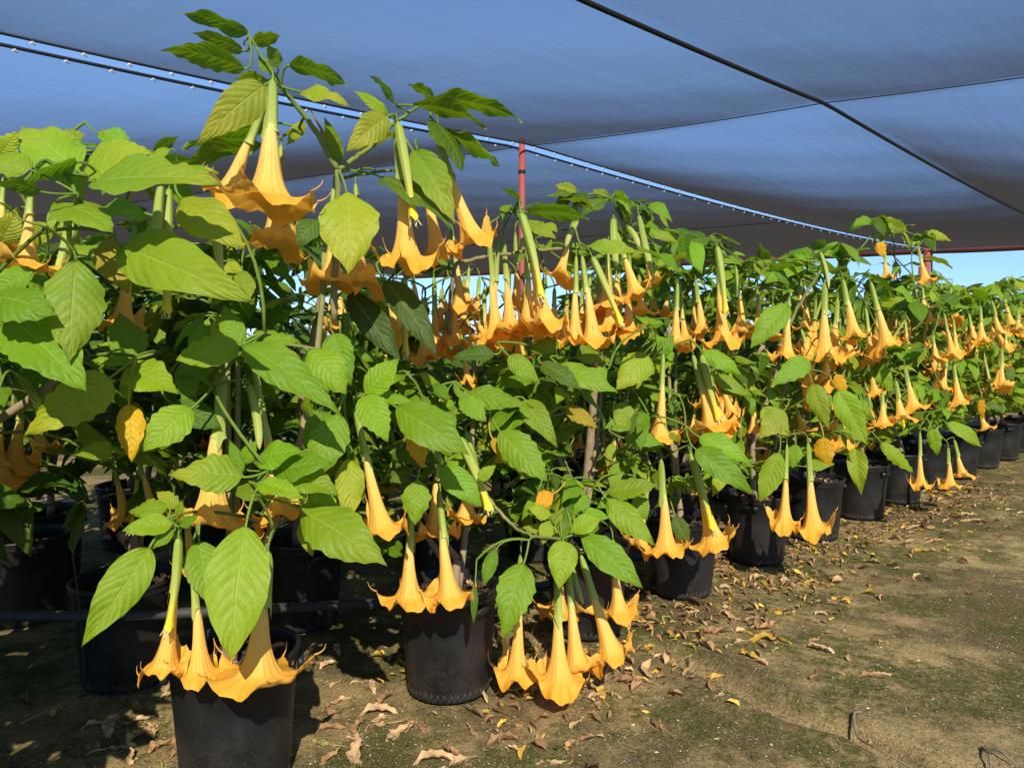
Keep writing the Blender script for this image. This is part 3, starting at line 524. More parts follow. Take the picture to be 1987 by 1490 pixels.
# leaves: plant, base x, y, tip x, y, width, distance at base, tip nearer by, tone, facing (0 to the viewer, 1 up, -1 seen from below)
LV = """1 483 67 347 16 36 2.42 .05 g -.9|1 475 134 313 79 52 2.42 .05 d -1|1 472 99 374 66 30 2.5 0 d -1|1 487 85 546 66 34 2.55 0 g -.9|1 530 142 500 108 30 2.45 0 g .2|1 539 132 518 84 38 2.45 .05 h -.6|1 562 127 675 160 34 2.4 .05 g -.9|1 583 178 680 192 26 2.4 .05 k .4|1 514 165 372 268 84 2.36 .10 k .1|1 520 156 452 150 24 2.5 0 h -.8
1 530 240 352 292 46 2.6 .1 d -.9|1 505 280 335 318 44 2.6 .1 d -.8|1 648 308 604 212 44 2.6 .02 b -.2|1 660 315 632 226 34 2.55 .05 g .1|1 752 226 664 286 60 2.5 .08 k .1|1 766 199 721 142 34 2.62 0 g -.5|1 753 222 684 178 26 2.6 .05 h .3|1 842 190 790 161 34 2.75 0 g -.7|1 800 205 948 232 40 2.62 .05 g -.9|1 845 190 1016 220 42 2.72 .05 h -.9|1 862 260 975 314 60 2.72 .08 g -.7|1 838 232 902 325 40 2.66 .08 d -.2|1 801 292 896 425 66 2.6 .1 l .15|1 741 345 876 430 40 2.6 .1 d .6|1 672 372 692 528 146 2.46 .12 l 0|1 590 235 560 285 30 2.6 0 k 0|1 770 260 690 300 40 2.7 0 k -.4
0 150 332 28 236 96 2.00 -.05 l .3|0 150 315 40 350 60 1.95 .1 h -.8|0 158 325 294 294 66 2.05 .05 l .4|0 183 352 418 354 64 1.92 .06 l .45|0 78 372 -15 348 54 1.85 .05 d -.9|0 183 412 284 412 56 2.0 .05 h .5|0 108 395 222 434 50 1.95 .08 g .6|0 190 258 266 288 36 2.2 0 h .4|0 300 300 345 262 40 2.2 0 g -.6|0 352 385 464 484 74 2.1 .1 l .2|0 100 280 167 262 40 2.2 0 k .3|0 0 300 40 258 50 2.0 0 l .2|0 240 300 195 250 50 2.2 0 l .2|0 330 290 270 330 40 2.1 0 l .5|0 60 330 -30 300 60 1.9 0 h .3|0 30 420 -20 380 50 1.8 0 g -.5
0 148 505 128 698 118 1.92 .10 k .05|0 206 462 238 570 84 2.25 .05 m 0|0 238 478 470 592 100 2.02 .15 l .15|0 470 525 480 590 66 2.4 .05 l .1|0 68 524 -25 566 56 1.9 .05 h .3|0 -12 575 108 604 66 1.85 .05 g .25|0 22 618 158 744 106 1.92 .10 h .15|0 253 702 243 606 92 2.25 -.08 h .15|0 250 698 176 700 36 2.22 .03 h .3|0 246 712 345 762 66 2.2 .06 h .3|0 214 732 48 848 104 2.1 .12 l .1|0 250 784 264 894 60 2.18 .05 y .05|0 240 740 252 780 24 2.22 .02 k 0|0 5 470 30 400 60 2.0 0 k 0|0 100 440 40 470 70 2.3 0 k 0|0 100 405 160 470 60 2.3 0 k .1
1 372 792 276 872 112 2.2 .1 h .15|1 465 670 344 706 80 2.2 .08 h .35|1 468 672 424 594 50 2.25 -.05 h .1|1 472 666 580 654 44 2.28 0 h .4|1 474 670 668 794 76 2.2 .1 h .35|1 598 680 678 758 84 2.35 .05 h .15|1 511 730 615 770 34 2.3 .05 h .5|1 470 926 328 910 88 2.1 .06 l .3|1 495 892 582 870 56 2.2 .05 h .4|1 530 918 640 890 60 2.2 .05 h .45|1 468 920 452 850 30 2.15 -.03 h .1|1 472 900 500 856 34 2.2 0 h .1|1 656 802 616 934 84 2.35 .1 h .1|1 676 888 690 1012 66 2.4 .08 l .05|1 330 780 420 830 66 2.35 .05 d .3|1 360 700 375 790 50 2.4 .05 h .2|1 640 800 590 870 70 2.4 .06 g .2|1 560 915 650 960 70 2.2 .06 h .3|1 500 935 590 965 40 2.15 .05 h .5
1 477 1020 437 1278 142 2.06 .16 l .02|1 386 1050 402 1172 84 2.2 .08 h .1|1 290 1062 168 1260 98 2.06 .14 h .05|1 334 1018 235 1030 50 2.1 .04 h .4|1 338 1030 282 1064 30 2.1 .03 h .4|1 326 985 248 996 44 2.16 .02 h .4|1 345 985 300 955 40 2.2 0 l .3|1 345 1000 352 970 18 2.1 0 h .1|1 350 1020 385 1000 24 2.1 0 h .1|1 586 990 752 1096 104 2.22 .14 l .12|1 600 960 660 1010 60 2.3 .05 h .2|1 590 1010 600 1080 40 2.4 .05 k 0
2 646 647 682 748 68 2.62 .04 h .1|2 709 764 778 700 64 2.5 -.02 h .25|2 706 768 758 852 66 2.46 .08 h .2|2 770 790 908 882 90 2.5 .12 h .2|2 712 764 812 786 34 2.55 .04 h .5|2 910 760 1032 796 48 2.85 .08 h .35|2 892 772 948 812 44 2.8 .05 h .3|2 870 775 880 800 40 2.8 0 h .3|2 970 837 1060 934 74 2.8 .12 h .15|2 1019 775 1073 870 54 2.9 .1 h .15|2 803 836 815 910 50 2.6 .04 y 0|2 955 850 1014 926 32 2.85 .06 m .1|3 1100 790 1158 832 36 3.1 .06 m .3|3 1086 708 1197 766 52 3.05 .1 h .35|3 1050 705 1130 760 40 3.0 .08 d .5|4 1258 690 1193 750 70 3.5 .08 l .15|3 987 690 1052 738 44 3.0 .06 h .3|3 1029 678 1098 660 36 3.1 .02 g .4|3 960 688 876 688 36 2.95 0 d .4|2 746 545 862 678 62 2.7 .1 x .3|2 677 566 772 702 64 2.75 .1 x .1|3 1074 958 1026 980 44 2.95 .04 y .1|4 1178 955 1278 944 48 3.3 .05 h .35|2 856 905 930 985 64 2.66 .08 h .15|2 810 930 806 1018 68 2.62 .07 h .05|2 760 880 850 900 40 2.7 .04 d .5|2 800 910 745 930 40 2.75 .03 d .4|2 880 800 840 860 50 2.8 .05 g .2|2 930 930 960 900 30 2.7 0 h .2
3 1016 1094 964 1234 86 2.72 .12 h .05|3 1093 1048 1083 1142 78 2.72 .08 h .05|3 1128 1040 1252 1135 72 2.75 .12 h .25|3 1178 968 1268 1062 62 3.1 .12 h .2|3 1107 1030 1170 1004 46 2.75 0 h .35|3 962 1066 932 1134 34 2.7 .05 g .1|3 922 1136 918 1210 18 2.7 .04 d .1|3 1070 1000 1025 985 40 2.85 .03 l .3|3 1065 1010 1050 1055 50 2.85 .04 l .1|3 1090 1010 1105 1050 36 2.8 0 g .1|3 1130 1000 1185 1000 34 2.9 .03 h .4|3 1100 1040 1010 1020 30 2.9 0 k .4|3 1040 960 1010 1010 20 2.85 0 h .1|3 1140 960 1110 1000 40 3.2 .04 h .2
3 1010 388 972 366 30 3.1 0 g -.6|3 1023 412 1144 420 38 3.1 .06 g -.8|3 1010 410 1052 390 24 3.15 0 h -.2|3 1018 430 1080 462 28 3.1 .05 l .3|3 1120 370 1076 358 24 3.35 0 l .1|3 1150 406 1086 384 28 3.3 .02 l -.3|3 1140 478 1238 486 34 3.2 .04 l .3|3 1238 485 1335 540 46 3.3 .08 h -.1|3 1100 500 1092 560 40 3.3 .03 l 0|3 1245 440 1320 470 30 3.6 .04 l .2|3 1180 380 1150 368 20 3.5 0 l 0|3 1250 398 1296 394 18 3.6 0 l -.2
5 1527 590 1463 676 54 4.1 .08 h .1|4 1363 680 1438 730 38 3.7 .06 h .3|4 1386 728 1462 776 34 3.8 .06 h .35|4 1357 848 1460 903 50 3.6 .08 h .3|4 1350 872 1465 960 62 3.55 .1 h .2|5 1512 878 1478 976 54 4.2 .06 h .05|5 1522 796 1468 848 58 4.3 .04 k .1|6 1543 862 1538 908 44 4.4 .03 h .1|6 1577 744 1602 834 48 4.4 .06 l .05|6 1626 758 1692 864 60 4.5 .08 l .1|6 1660 868 1668 962 46 4.6 .05 l .05|6 1598 848 1602 908 54 4.5 .03 y 0|6 1622 726 1642 768 26 4.6 .02 y .1|6 1572 700 1490 742 46 4.3 .05 h .15|7 1710 858 1772 920 30 5.2 .05 h .2|8 1837 820 1910 864 30 5.7 .05 h .3|8 1808 832 1824 884 30 5.6 .03 h .1|7 1690 700 1740 760 40 5.2 .05 h .2|6 1560 905 1620 900 26 4.5 .03 h .4|6 1630 640 1690 650 36 4.7 .04 g .4|9 1905 770 1902 815 16 6.7 0 y .1
4 1215 780 1195 840 50 3.6 .04 k .05|4 1240 820 1170 830 44 3.6 .04 h .4|4 1210 850 1290 862 36 3.4 .04 h .4|4 1300 840 1315 858 34 3.4 .02 h .1|4 1190 860 1175 905 26 3.6 .02 k .05|4 1280 690 1310 650 40 3.8 0 g .2|4 1215 950 1160 990 50 3.4 .05 h .2|4 1235 960 1255 1010 50 3.4 .05 g .1|4 1310 1000 1330 1060 40 3.8 .05 d .1|3 1000 870 960 900 40 2.9 .04 m .2|6 1705 470 1715 500 34 5.8 .02 y 0|8 1790 500 1848 520 36 5.7 .05 g -.4|8 1760 450 1690 418 28 5.9 .02 l .1|8 1800 450 1846 470 20 5.8 .04 l .1|5 1480 790 1530 850 50 4.4 .05 l .1|5 1400 880 1440 930 44 4.3 .05 g .1"""
LEAVES = []
for ln in LV.replace('\n', '|').split('|'):
    f = ln.split(); LEAVES.append((int(f[0]), *map(float, f[1:8]), f[8], float(f[9])))
# whorls of young leaves at shoot tips: plant, x, y, distance, leaves, leaf length in metres
WH = """3 1125 385 3.4 7 .15|3 1185 388 3.5 8 .15|3 1245 405 3.6 7 .15|3 1215 530 3.7 6 .17|4 1275 520 4.0 7 .18|4 1345 545 4.4 7 .2|4 1385 570 4.5 7 .2|3 1160 560 3.9 5 .15|4 1310 490 4.3 7 .18|3 1150 495 3.3 6 .18|3 995 410 3.15 4 .12|4 1330 470 4.0 8 .2|5 1398 478 4.2 8 .22|5 1440 560 4.2 7 .22|5 1470 520 4.6 7 .22|6 1592 510 4.6 10 .26|6 1540 540 4.8 8 .24|6 1625 478 5.2 8 .2|7 1700 430 5.9 7 .2|7 1735 445 6.0 7 .2|8 1790 460 5.9 8 .2|7 1650 545 5.0 8 .24
8 1775 590 5.6 8 .24|8 1825 600 5.7 8 .24|9 1880 590 6.2 8 .24|9 1855 575 6.6 8 .22|10 1940 560 6.8 8 .22|10 1965 545 7.4 8 .2|4 1300 540 4.2 7 .2|4 1330 620 4.0 7 .2|6 1680 640 4.9 7 .22|5 1490 620 4.5 7 .2|4 1410 700 3.9 5 .2|5 1480 700 4.5 6 .2|7 1720 690 5.2 7 .22|8 1800 680 5.6 7 .22|6 1590 760 4.7 5 .2|7 1760 760 5.4 7 .2|8 1830 760 5.8 7 .2
3 960 560 3.6 5 .16|2 870 520 3.4 6 .16|2 720 600 3.2 6 .18|0 90 300 2.2 6 .2|0 250 340 2.4 7 .2|0 20 520 2.2 5 .2|0 160 640 2.5 6 .2|1 420 520 2.6 6 .2|1 480 560 2.8 7 .2|1 560 480 3.0 6 .2|1 580 250 2.6 3 .1|1 530 150 2.5 5 .08|1 770 205 2.65 5 .08|2 690 900 2.8 6 .2|3 1090 880 3.3 6 .2|3 1020 800 3.3 6 .2|3 1120 750 3.4 6 .2|4 1230 730 3.9 6 .2|4 1230 890 3.7 6 .2|5 1450 830 4.6 5 .18|1 430 620 2.5 6 .22|0 120 760 2.4 5 .2|1 600 740 2.6 6 .2|2 830 760 2.9 6 .18"""
WHORLS = []
for ln in WH.replace('\n', '|').split('|'):
    f = ln.split(); WHORLS.append((int(f[0]), float(f[1]), float(f[2]), float(f[3]), int(f[4]), float(f[5])))
# keep stray leaves off these: hero flowers and leaves, sky windows, the ground beyond the pots, the cloth above
OCC = [(min(f[1], f[3]), *f[1:5], f[5] * .38 if f[7] == 'o' else 16, f[6]) for f in FLOWERS] + [(0, l[1], l[2], l[3], l[4], l[5] * .42, l[6] - .03) for l in LEAVES if l[5] > 44]
OCC = V([o[1:] for o in OCC])
SIL = V([[-300, 232], [0, 236], [300, 262], [345, 290], [640, 330], [700, 330], [900, 330], [960, 395], [1080, 365], [1200, 368], [1290, 395], [1310, 440], [1480, 468], [1620, 440], [1660, 412], [1800, 425], [1835, 480], [1850, 560], [1900, 550], [1960, 530], [2600, 530]])
POTL = V([[-400, 890], [130, 890], [300, 900], [330, 985], [700, 1060], [770, 1130], [960, 1110], [1240, 1040], [1400, 955], [1540, 910], [1700, 865], [1900, 815], [2000, 790], [2600, 700]])
def blocked(pts, soft=False):
    for p in pts:
        if p[1] < .6: return True
        px, py = proj(p)
        if py < np.interp(px, SIL[:, 0], SIL[:, 1]) or py > np.interp(px, POTL[:, 0], POTL[:, 1]): return True
        if 950 < px < 1085 and 512 < py < 640 and p[1] > 0: return True
        if (540 < px < 760 and 520 < py < 615) or (930 < px < 1180 and 850 < py < 960): 
            if rng.uniform() < .35: return True
        if px > 1020 and py > 1040: return True
        a = OCC[:, 0:2]; b = OCC[:, 2:4]; d = b - a; t = np.clip(((px - a[:, 0]) * d[:, 0] + (py - a[:, 1]) * d[:, 1]) / (d ** 2).sum(1), 0, 1)
        dist = np.hypot(px - a[:, 0] - t * d[:, 0], py - a[:, 1] - t * d[:, 1])
        if np.any((dist < OCC[:, 4]) & (p[1] < OCC[:, 5] + .02)): return True
    return False

# ------------------------------------------------------------------ plants
STEP = V([.618, .605]); PBASE = V([-.264, 3.10])
def pot_xy(k): return PBASE + STEP * (k - 2)
SUNV = V([SUN_DIR.x * math.cos(SUN_EL), SUN_DIR.y * math.cos(SUN_EL), math.sin(SUN_EL)])
LABEL = {0: 'large trumpet plant at the left edge with a yellow leaf dangling on its right', 1: 'tallest trumpet plant, in the nearest black pot with three flowers over the rim',
         2: 'trumpet plant in the second black pot with two flowers drooping onto its soil', 3: 'trumpet plant with a low branch of flowers hanging to the ground beside the second pot',
         4: 'trumpet plant whose flowers hang before the pot right of the low flower branch', 5: 'trumpet plant with thin bare trunk rising from the fully visible fifth pot',
         6: 'trumpet plant with two large flowers hanging across the front of its pot', 7: 'trumpet plant in the shadow striped pot beside the two flowers pot',
         8: 'trumpet plant topped by a shoot with one flower against the sky beside the far pole', 9: 'trumpet plant with a pair of small flowers hanging near the ground',
         10: 'trumpet plant with a small yellow flower cluster resting on its pot rim'}
GRP = 'potted orange trumpet plants in the front row'
PLANTS = {}
XY0 = V([-1.95, 1.85])

def put_flower(root, org, P, Q, mouth, kind, r, i):
    a = P - Q; L = np.linalg.norm(a); z = a / L; x = nrm(np.cross(V([math.cos(i * 2.4), math.sin(i * 2.4), 0.1]), z)); y = np.cross(z, x); s = mouth * (1.03 if kind == 'o' else .78) / FD[kind]
    s = min(max(s, .45 * L), 1.35 * L) if kind == 'o' else min(max(s, .5 * L), 2.2 * L)
    m = Matrix(((x[0] * s, y[0] * s, z[0] * L, P[0] - org[0]), (x[1] * s, y[1] * s, z[1] * L, P[1] - org[1]), (x[2] * s, y[2] * s, z[2] * L, P[2] - org[2]), (0, 0, 0, 1)))
    if kind == 'o':
        o = link('flower', OPEN[int(r.integers(len(OPEN)))], root, mtx=m); link('calyx', CALYX[int(r.integers(len(CALYX)))], o)
    elif kind == 's': o = link('spent_flower', SPENT[int(r.integers(len(SPENT)))], root, mtx=m); o['label'] = 'withered flower reduced to a yellow tipped tube'
    else: link('flower_bud', BUD[int(r.integers(len(BUD)))], root, mtx=m)

GREEN = V([.17, .26, .035]); BARK = V([.30, .21, .13])
class Plant:
    def __init__(s, key, xy, label, group, seed):
        s.r = np.random.default_rng(seed); s.org = V([xy[0], xy[1], 0.0]); s.key = key
        s.root = empty('trumpet_plant', tuple(s.org), label, 'potted plant', group)
        p = link('pot', POT, s.root); p.rotation_euler = (0, 0, s.r.uniform(0, 6.28)); link('soil', SOIL, p)
        s.fol, s.stem, s.nodes, s.nf, s.old = Acc(), Acc(), [], 0, False  # old: darker leaf tones, painted-in deep shade
    def node_near(s, p, rad):
        if s.nodes:
            A = V([n for n in s.nodes]); d = np.linalg.norm(A - p, axis=1); i = int(d.argmin())
            if d[i] < rad: return s.nodes[i]
        return None
    def petiole(s, n, b, ax, rad=.0032, col=None):
        c = b - ax * .35 * np.linalg.norm(b - n); tube(s.fol, bez(n, c, b + ax * .004, 6), np.linspace(rad * 1.25, rad, 6), 5, GREEN * 1.25 if col is None else col, False)
    def hero(s, l):
        _, bx, by, tx, ty, wpx, Y, dY, tn, face = l; r = s.r
        if face < -.5 and tn == 'd': tn = 'g'
        B = at(bx, by, Y); T = at(tx, ty, Y - dY); a = nrm(T - B); view = nrm(CAMP - (B + T) / 2)
        n0 = view * (1 - abs(face)) + UP * abs(face) * .9 + V([r.uniform(-.12, .12), 0, .10]) if face >= 0 else -view * .55 * abs(face) + UP * .95 + view * (1 - abs(face)) * .2
        nn = nrm(n0 - a * (n0 @ a)); vis = max(.36, abs(nn @ view)); W = wpx * Y / F_PX / vis; L = np.linalg.norm(T - B); W = min(W * .82, L * .62)
        yel = tn in 'ymb'; acc = Acc() if yel else s.fol
        v, q, uv = leaf_geo(B, T, nn, W, 25, 9, r, arch=r.uniform(.03, .07), fold=r.uniform(.1, .4), teeth=r.uniform(.06, .2), wave=r.uniform(.015, .04), curl=r.uniform(.02, .10), drop=r.uniform(.1, .4))
        c = tone(tn, r, .18); cols = np.tile(c, (len(v), 1))
        if tn in 'klm': f = np.clip(uv[:, :1] * 1.3 - .5, 0, 1) * r.uniform(.1, .6); cols = cols * (1 - f) + V([.50, .40, .03]) * f
        if tn in 'y': f = np.abs(uv[:, 1:] * 2 - 1) ** 2 * .3; cols = cols * (1 - f) + V([.62, .26, .02]) * f
        if 75 < wpx < 100 and r.uniform() < .06 and not yel:                     # a few insect holes
            for _h in range(int(r.integers(1, 3))): q = np.delete(q, int(r.integers(5, 19)) * 8 + int(r.choice([1, 2, 5, 6])), 0)
        acc.add(v, q, None, uv, cols)
        n = s.node_near(B, .16)
        if n is None: n = B - a * .06 + V([0, .04, .02]); s.nodes.append(n)
        if yel:
            h = s.fol; s.fol = acc; s.petiole(n, B, a, .003, V([.55, .42, .06])); s.fol = h
            o = link('yellow_leaf', acc.mesh('yellow_leaf', M['leaf'], s.org), s.root); o['label'] = 'yellowing leaf'
        else: s.petiole(n, B, a, .0035 if L > .14 else .0025)
    def flower(s, f):
        _, tx, ty, bx, by, mw, Y, kind = f; P = at(tx, ty, Y); Q = at(bx, by, Y - .02); s.nf += 1
        put_flower(s.root, s.org, P, Q, mw * Y / F_PX, kind, s.r, s.nf); top = P + nrm(P - Q) * .09 * np.linalg.norm(P - Q)
        n = s.node_near(top, .14)
        if n is None: n = top + V([s.r.uniform(-.02, .02), .03, .03]); s.nodes.append(n)
        tube(s.fol, bez(n, (n + top) / 2 + V([0, 0, .015]), top, 5), .0042, 5, GREEN, False)
    def whorl(s, nd, cnt, ll, check=True, dark=0.0, res=(11, 5), flw=0):
        r = s.r; out = nrm(V([nd[0] - s.org[0], nd[1] - s.org[1], 0]) + V([0, -.12, 0])); s.nodes.append(nd); ph = r.uniform(0, 6.28)
        base_a = math.atan2(out[1], out[0])
        for i in range(cnt):
            for _try in range(4):
                az = ph + i * 2.4 + r.uniform(-.3, .3); 
                if r.uniform() < .55: az = base_a + r.normal(0, .9)
                el = r.uniform(-1.15, .4); L = ll * r.uniform(.55, 1.2); pl = L * r.uniform(.15, .4)
                d1 = V([math.cos(az) * .8, math.sin(az) * .8, r.uniform(-.1, .7)]); B = nd + nrm(d1) * pl
                a = V([math.cos(az) * math.cos(el), math.sin(az) * math.cos(el), math.sin(el)]); T = B + a * L
                if not check or not blocked([B, (B + T) / 2, T * .75 + B * .25, T]): break
            else: continue
            n0 = UP * .75 + out * .35 + SUNV * .3 + r.normal(0, .42, 3)
            v, q, uv = leaf_geo(B, T, n0, L * r.uniform(.36, .52), res[0], res[1], r, arch=r.uniform(.0, .10), fold=r.uniform(.05, .5), teeth=r.uniform(.03, .14), wave=r.uniform(.01, .05), curl=r.uniform(.0, .25), drop=r.uniform(.1, .5))
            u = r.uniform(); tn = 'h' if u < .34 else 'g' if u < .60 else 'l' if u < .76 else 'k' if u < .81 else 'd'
            if s.old: tn = 'd' if u < .62 else 'x' if u < .92 else 'g'  # deep shade of the back rows painted in as darker leaf tones
            c = tone(tn, r, .2)
            s.fol.add(v, q, None, uv, c); s.petiole(nd, B, a, .0028)
    def fill(s, nn, zlo, zhi, rad, ll, check=True, back=False, flowers=0.0, res=(11, 5), cnt=(4, 7), fsz=.34, offl=False):
        r = s.r
        for _ in range(nn):
            for _t in range(12):
                z = r.uniform(zlo, zhi); h = (z - zlo) / max(zhi - zlo, .1); az = r.uniform(0, 6.28); rr = rad * math.sqrt(r.uniform(.15, 1)) * (.65 + .5 * math.sin(math.pi * min(1, h * .9 + .1)))
                nd = s.org + V([rr * math.cos(az), rr * math.sin(az), z])
                if back and (nd - s.org)[1] < .02: continue
                if offl and proj(nd)[0] > -330: continue
                if not check or not blocked([nd]): break
            else: continue
            s.whorl(nd, int(r.integers(*cnt)), ll, check, 0, res)
            if r.uniform() < flowers and s.nf < 92:
                for _k in range(int(r.integers(1, 4))):
                    L = fsz * r.uniform(.75, 1.15); P = nd + V([r.uniform(-.06, .06), r.uniform(-.08, .02), -.04]); Q = P + V([r.normal(0, .055), r.normal(0, .055), -L])
                    if Q[2] < .3 or (check and blocked([Q])): continue
                    u = r.uniform(); s.nf += 1; kd = 'o' if u < .8 else 's' if u < .9 else 'b'
                    put_flower(s.root, s.org, P, Q, L * (.5 if kd == 'o' else .11) * r.uniform(.85, 1.15), kd, r, s.nf)
                    tube(s.fol, bez(nd, (nd + P) / 2 + V([0, 0, .02]), P + V([0, 0, .09 * L]), 4), .004, 4, GREEN, False)
    def branch(s, b):                                          # a bough the photograph shows: points (x, y, distance), radii, how green
        P = V([at(*q) for q in b[1]]); n = 6 * len(P); tt = np.linspace(0, len(P) - 1, n); Q = np.stack([np.interp(tt, range(len(P)), P[:, i]) for i in range(3)], 1)
        for _ in range(6): Q[1:-1] = (Q[:-2] + 2 * Q[1:-1] + Q[2:]) / 4
        Q[1:-1] += s.r.normal(0, .0018, (n - 2, 3)); g = np.linspace(b[4], b[5], n)[:, None]
        tube(s.stem, Q, np.linspace(b[2], b[3], n) * (1 + .10 * (np.arange(n) % 5 == 2)), 9, BARK * (1 - g) + GREEN * .8 * g); s.nodes.append(Q[-1]); s.bough = getattr(s, 'bough', []) + [(q, .5) for q in Q[::3]]
    def finish(s, fork=.62):
        r = s.r; base = s.org + V([r.uniform(-.03, .03), r.uniform(-.03, .03), .37]); paths = []
        f = base + V([r.uniform(-.04, .04), r.uniform(-.04, .04), fork - .37 + r.uniform(-.05, .2)])
        tp = bez(base, (base + f) / 2 + V([r.uniform(-.03, .03), r.uniform(-.02, .02), 0]), f, 8)
        tube(s.stem, tp, np.linspace(.026, .017, 8) * r.uniform(.85, 1.15), 9, np.tile(BARK, (8, 1)) * np.linspace(.9, 1, 8)[:, None]); joints = [(p, 0.0) for p in tp[4:]]
        if not s.nodes: return
        joints += getattr(s, 'bough', [])
        order = sorted(s.nodes, key=lambda n: np.linalg.norm(n - f)); zt = max(n[2] for n in s.nodes)
        for k in range(3):                                     # leaders towards the top of the crown
            az = r.uniform(.3, 2.8); e = s.org + V([.32 * math.cos(az), .32 * math.sin(az), f[2] + (zt - f[2]) * r.uniform(.45, .7)])
            p = bez(f - V([0, 0, .08 * k]), f + (e - f) * .5 + V([.14 * math.cos(az), .14 * math.sin(az), -.08]), e, 9)
            cc = BARK + (GREEN - BARK) * np.linspace(0, .55, 9)[:, None]; tube(s.stem, p, np.linspace(.0155, .009, 9), 8, cc); joints += [(q, .3) for q in p[2:]]
        for nd in order:
            J = V([j[0] for j in joints]); d = np.linalg.norm(J - nd, axis=1) + np.where(J[:, 2] > nd[2] + .03, (J[:, 2] - nd[2]) * 1.2, 0); i = int(d.argmin()); a = joints[i][0]; L = np.linalg.norm(nd - a)
            if L < .015: continue
            m_ = (a + nd) / 2 + V([r.uniform(-.13, .13), r.uniform(-.13, .13), .08 if nd[2] > a[2] else .18]) * min(1, L * 1.5)
            p = bez(a, m_, nd, 7); g = np.clip(joints[i][1] + np.linspace(0, .7, 7), 0, 1)[:, None]; r0 = max(.0065, .012 * (1 - joints[i][1])) * min(1, .55 + L)
            tube(s.stem, p, np.linspace(r0, .0048, 7), 6, BARK * (1 - g) + GREEN * .75 * g); joints += [(p[3], min(1, joints[i][1] + .35)), (p[5], min(1, joints[i][1] + .55)), (nd, min(1, joints[i][1] + .6))]
        link('stem', s.stem.mesh('stem', M['stem'], s.org), s.root)
        if s.fol.v: link('foliage', s.fol.mesh('foliage', M['leaf'], s.org), s.root)

BRANCH = [(1, ((648, 620, 2.58), (652, 470, 2.56), (656, 330, 2.54)), .012, .010, .2, .8), (1, ((656, 330, 2.54), (600, 235, 2.50), (545, 168, 2.44)), .0095, .007, .7, 1), (1, ((656, 330, 2.54), (705, 296, 2.58), (768, 238, 2.62)), .0085, .0065, .7, 1),
          (1, ((545, 168, 2.44), (515, 120, 2.44), (484, 72, 2.42)), .0055, .004, 1, 1), (1, ((768, 238, 2.62), (800, 215, 2.66), (846, 190, 2.7)), .006, .004, 1, 1), (1, ((668, 345, 2.6), (760, 330, 2.7), (840, 350, 2.8)), .006, .004, .8, 1),
          (3, ((872, 650, 3.25), (876, 560, 3.22), (884, 512, 3.2)), .011, .009, .1, .2), (3, ((884, 512, 3.2), (960, 494, 3.2), (1060, 484, 3.2), (1150, 482, 3.2)), .009, .006, .2, .7), (3, ((920, 930, 3.0), (985, 1012, 2.95), (1025, 1040, 2.85), (1090, 1046, 2.76)), .0075, .005, .3, .9),
          (3, ((1150, 830, 3.2), (1100, 800, 3.15), (1060, 810, 3.1)), .006, .004, .3, .8), (0, ((-60, 850, 2.25), (60, 775, 2.25), (150, 700, 2.25)), .014, .009, .0, .3), (2, ((585, 800, 2.95), (605, 680, 2.92), (625, 560, 2.9)), .018, .013, 0, .2),
          (4, ((1133, 985, 3.85), (1148, 830, 3.8), (1158, 650, 3.75)), .024, .017, 0, .1), (5, ((1372, 830, 4.6), (1430, 750, 4.55), (1482, 670, 4.5)), .017, .012, 0, .1), (6, ((1500, 700, 4.7), (1545, 600, 4.65), (1592, 525, 4.6)), .012, .008, .3, .7), (6, ((1460, 1000, 4.95), (1500, 880, 4.9), (1520, 800, 4.8)), .014, .010, 0, .1)]
def tagpart(pl, th, z, label_lines=True):                      # white nursery label on a pot or in its soil
    a = Acc(); box(a, (0, 0, 0), (.072, .0025, .052)); o = link('pot_tag', a.mesh('pot_tag', M['white'], smooth=False), pl.root)
    o.location = (.2 * math.cos(th), .2 * math.sin(th), z); o.rotation_euler = (-.1, .05, th + math.pi / 2)
    a = Acc(); box(a, (-.016, -.0016, .016), (.03, .001, .005)); box(a, (-.004, -.0016, .006), (.056, .001, .0012))
    rr = np.random.default_rng(3); x = -.016
    while x < .018: ww = rr.uniform(.001, .0035); box(a, (x, -.0016, -.008), (ww, .001, .009)); x += ww + rr.uniform(.001, .003)
    link('print', a.mesh('print', M['ink'], smooth=False), o)

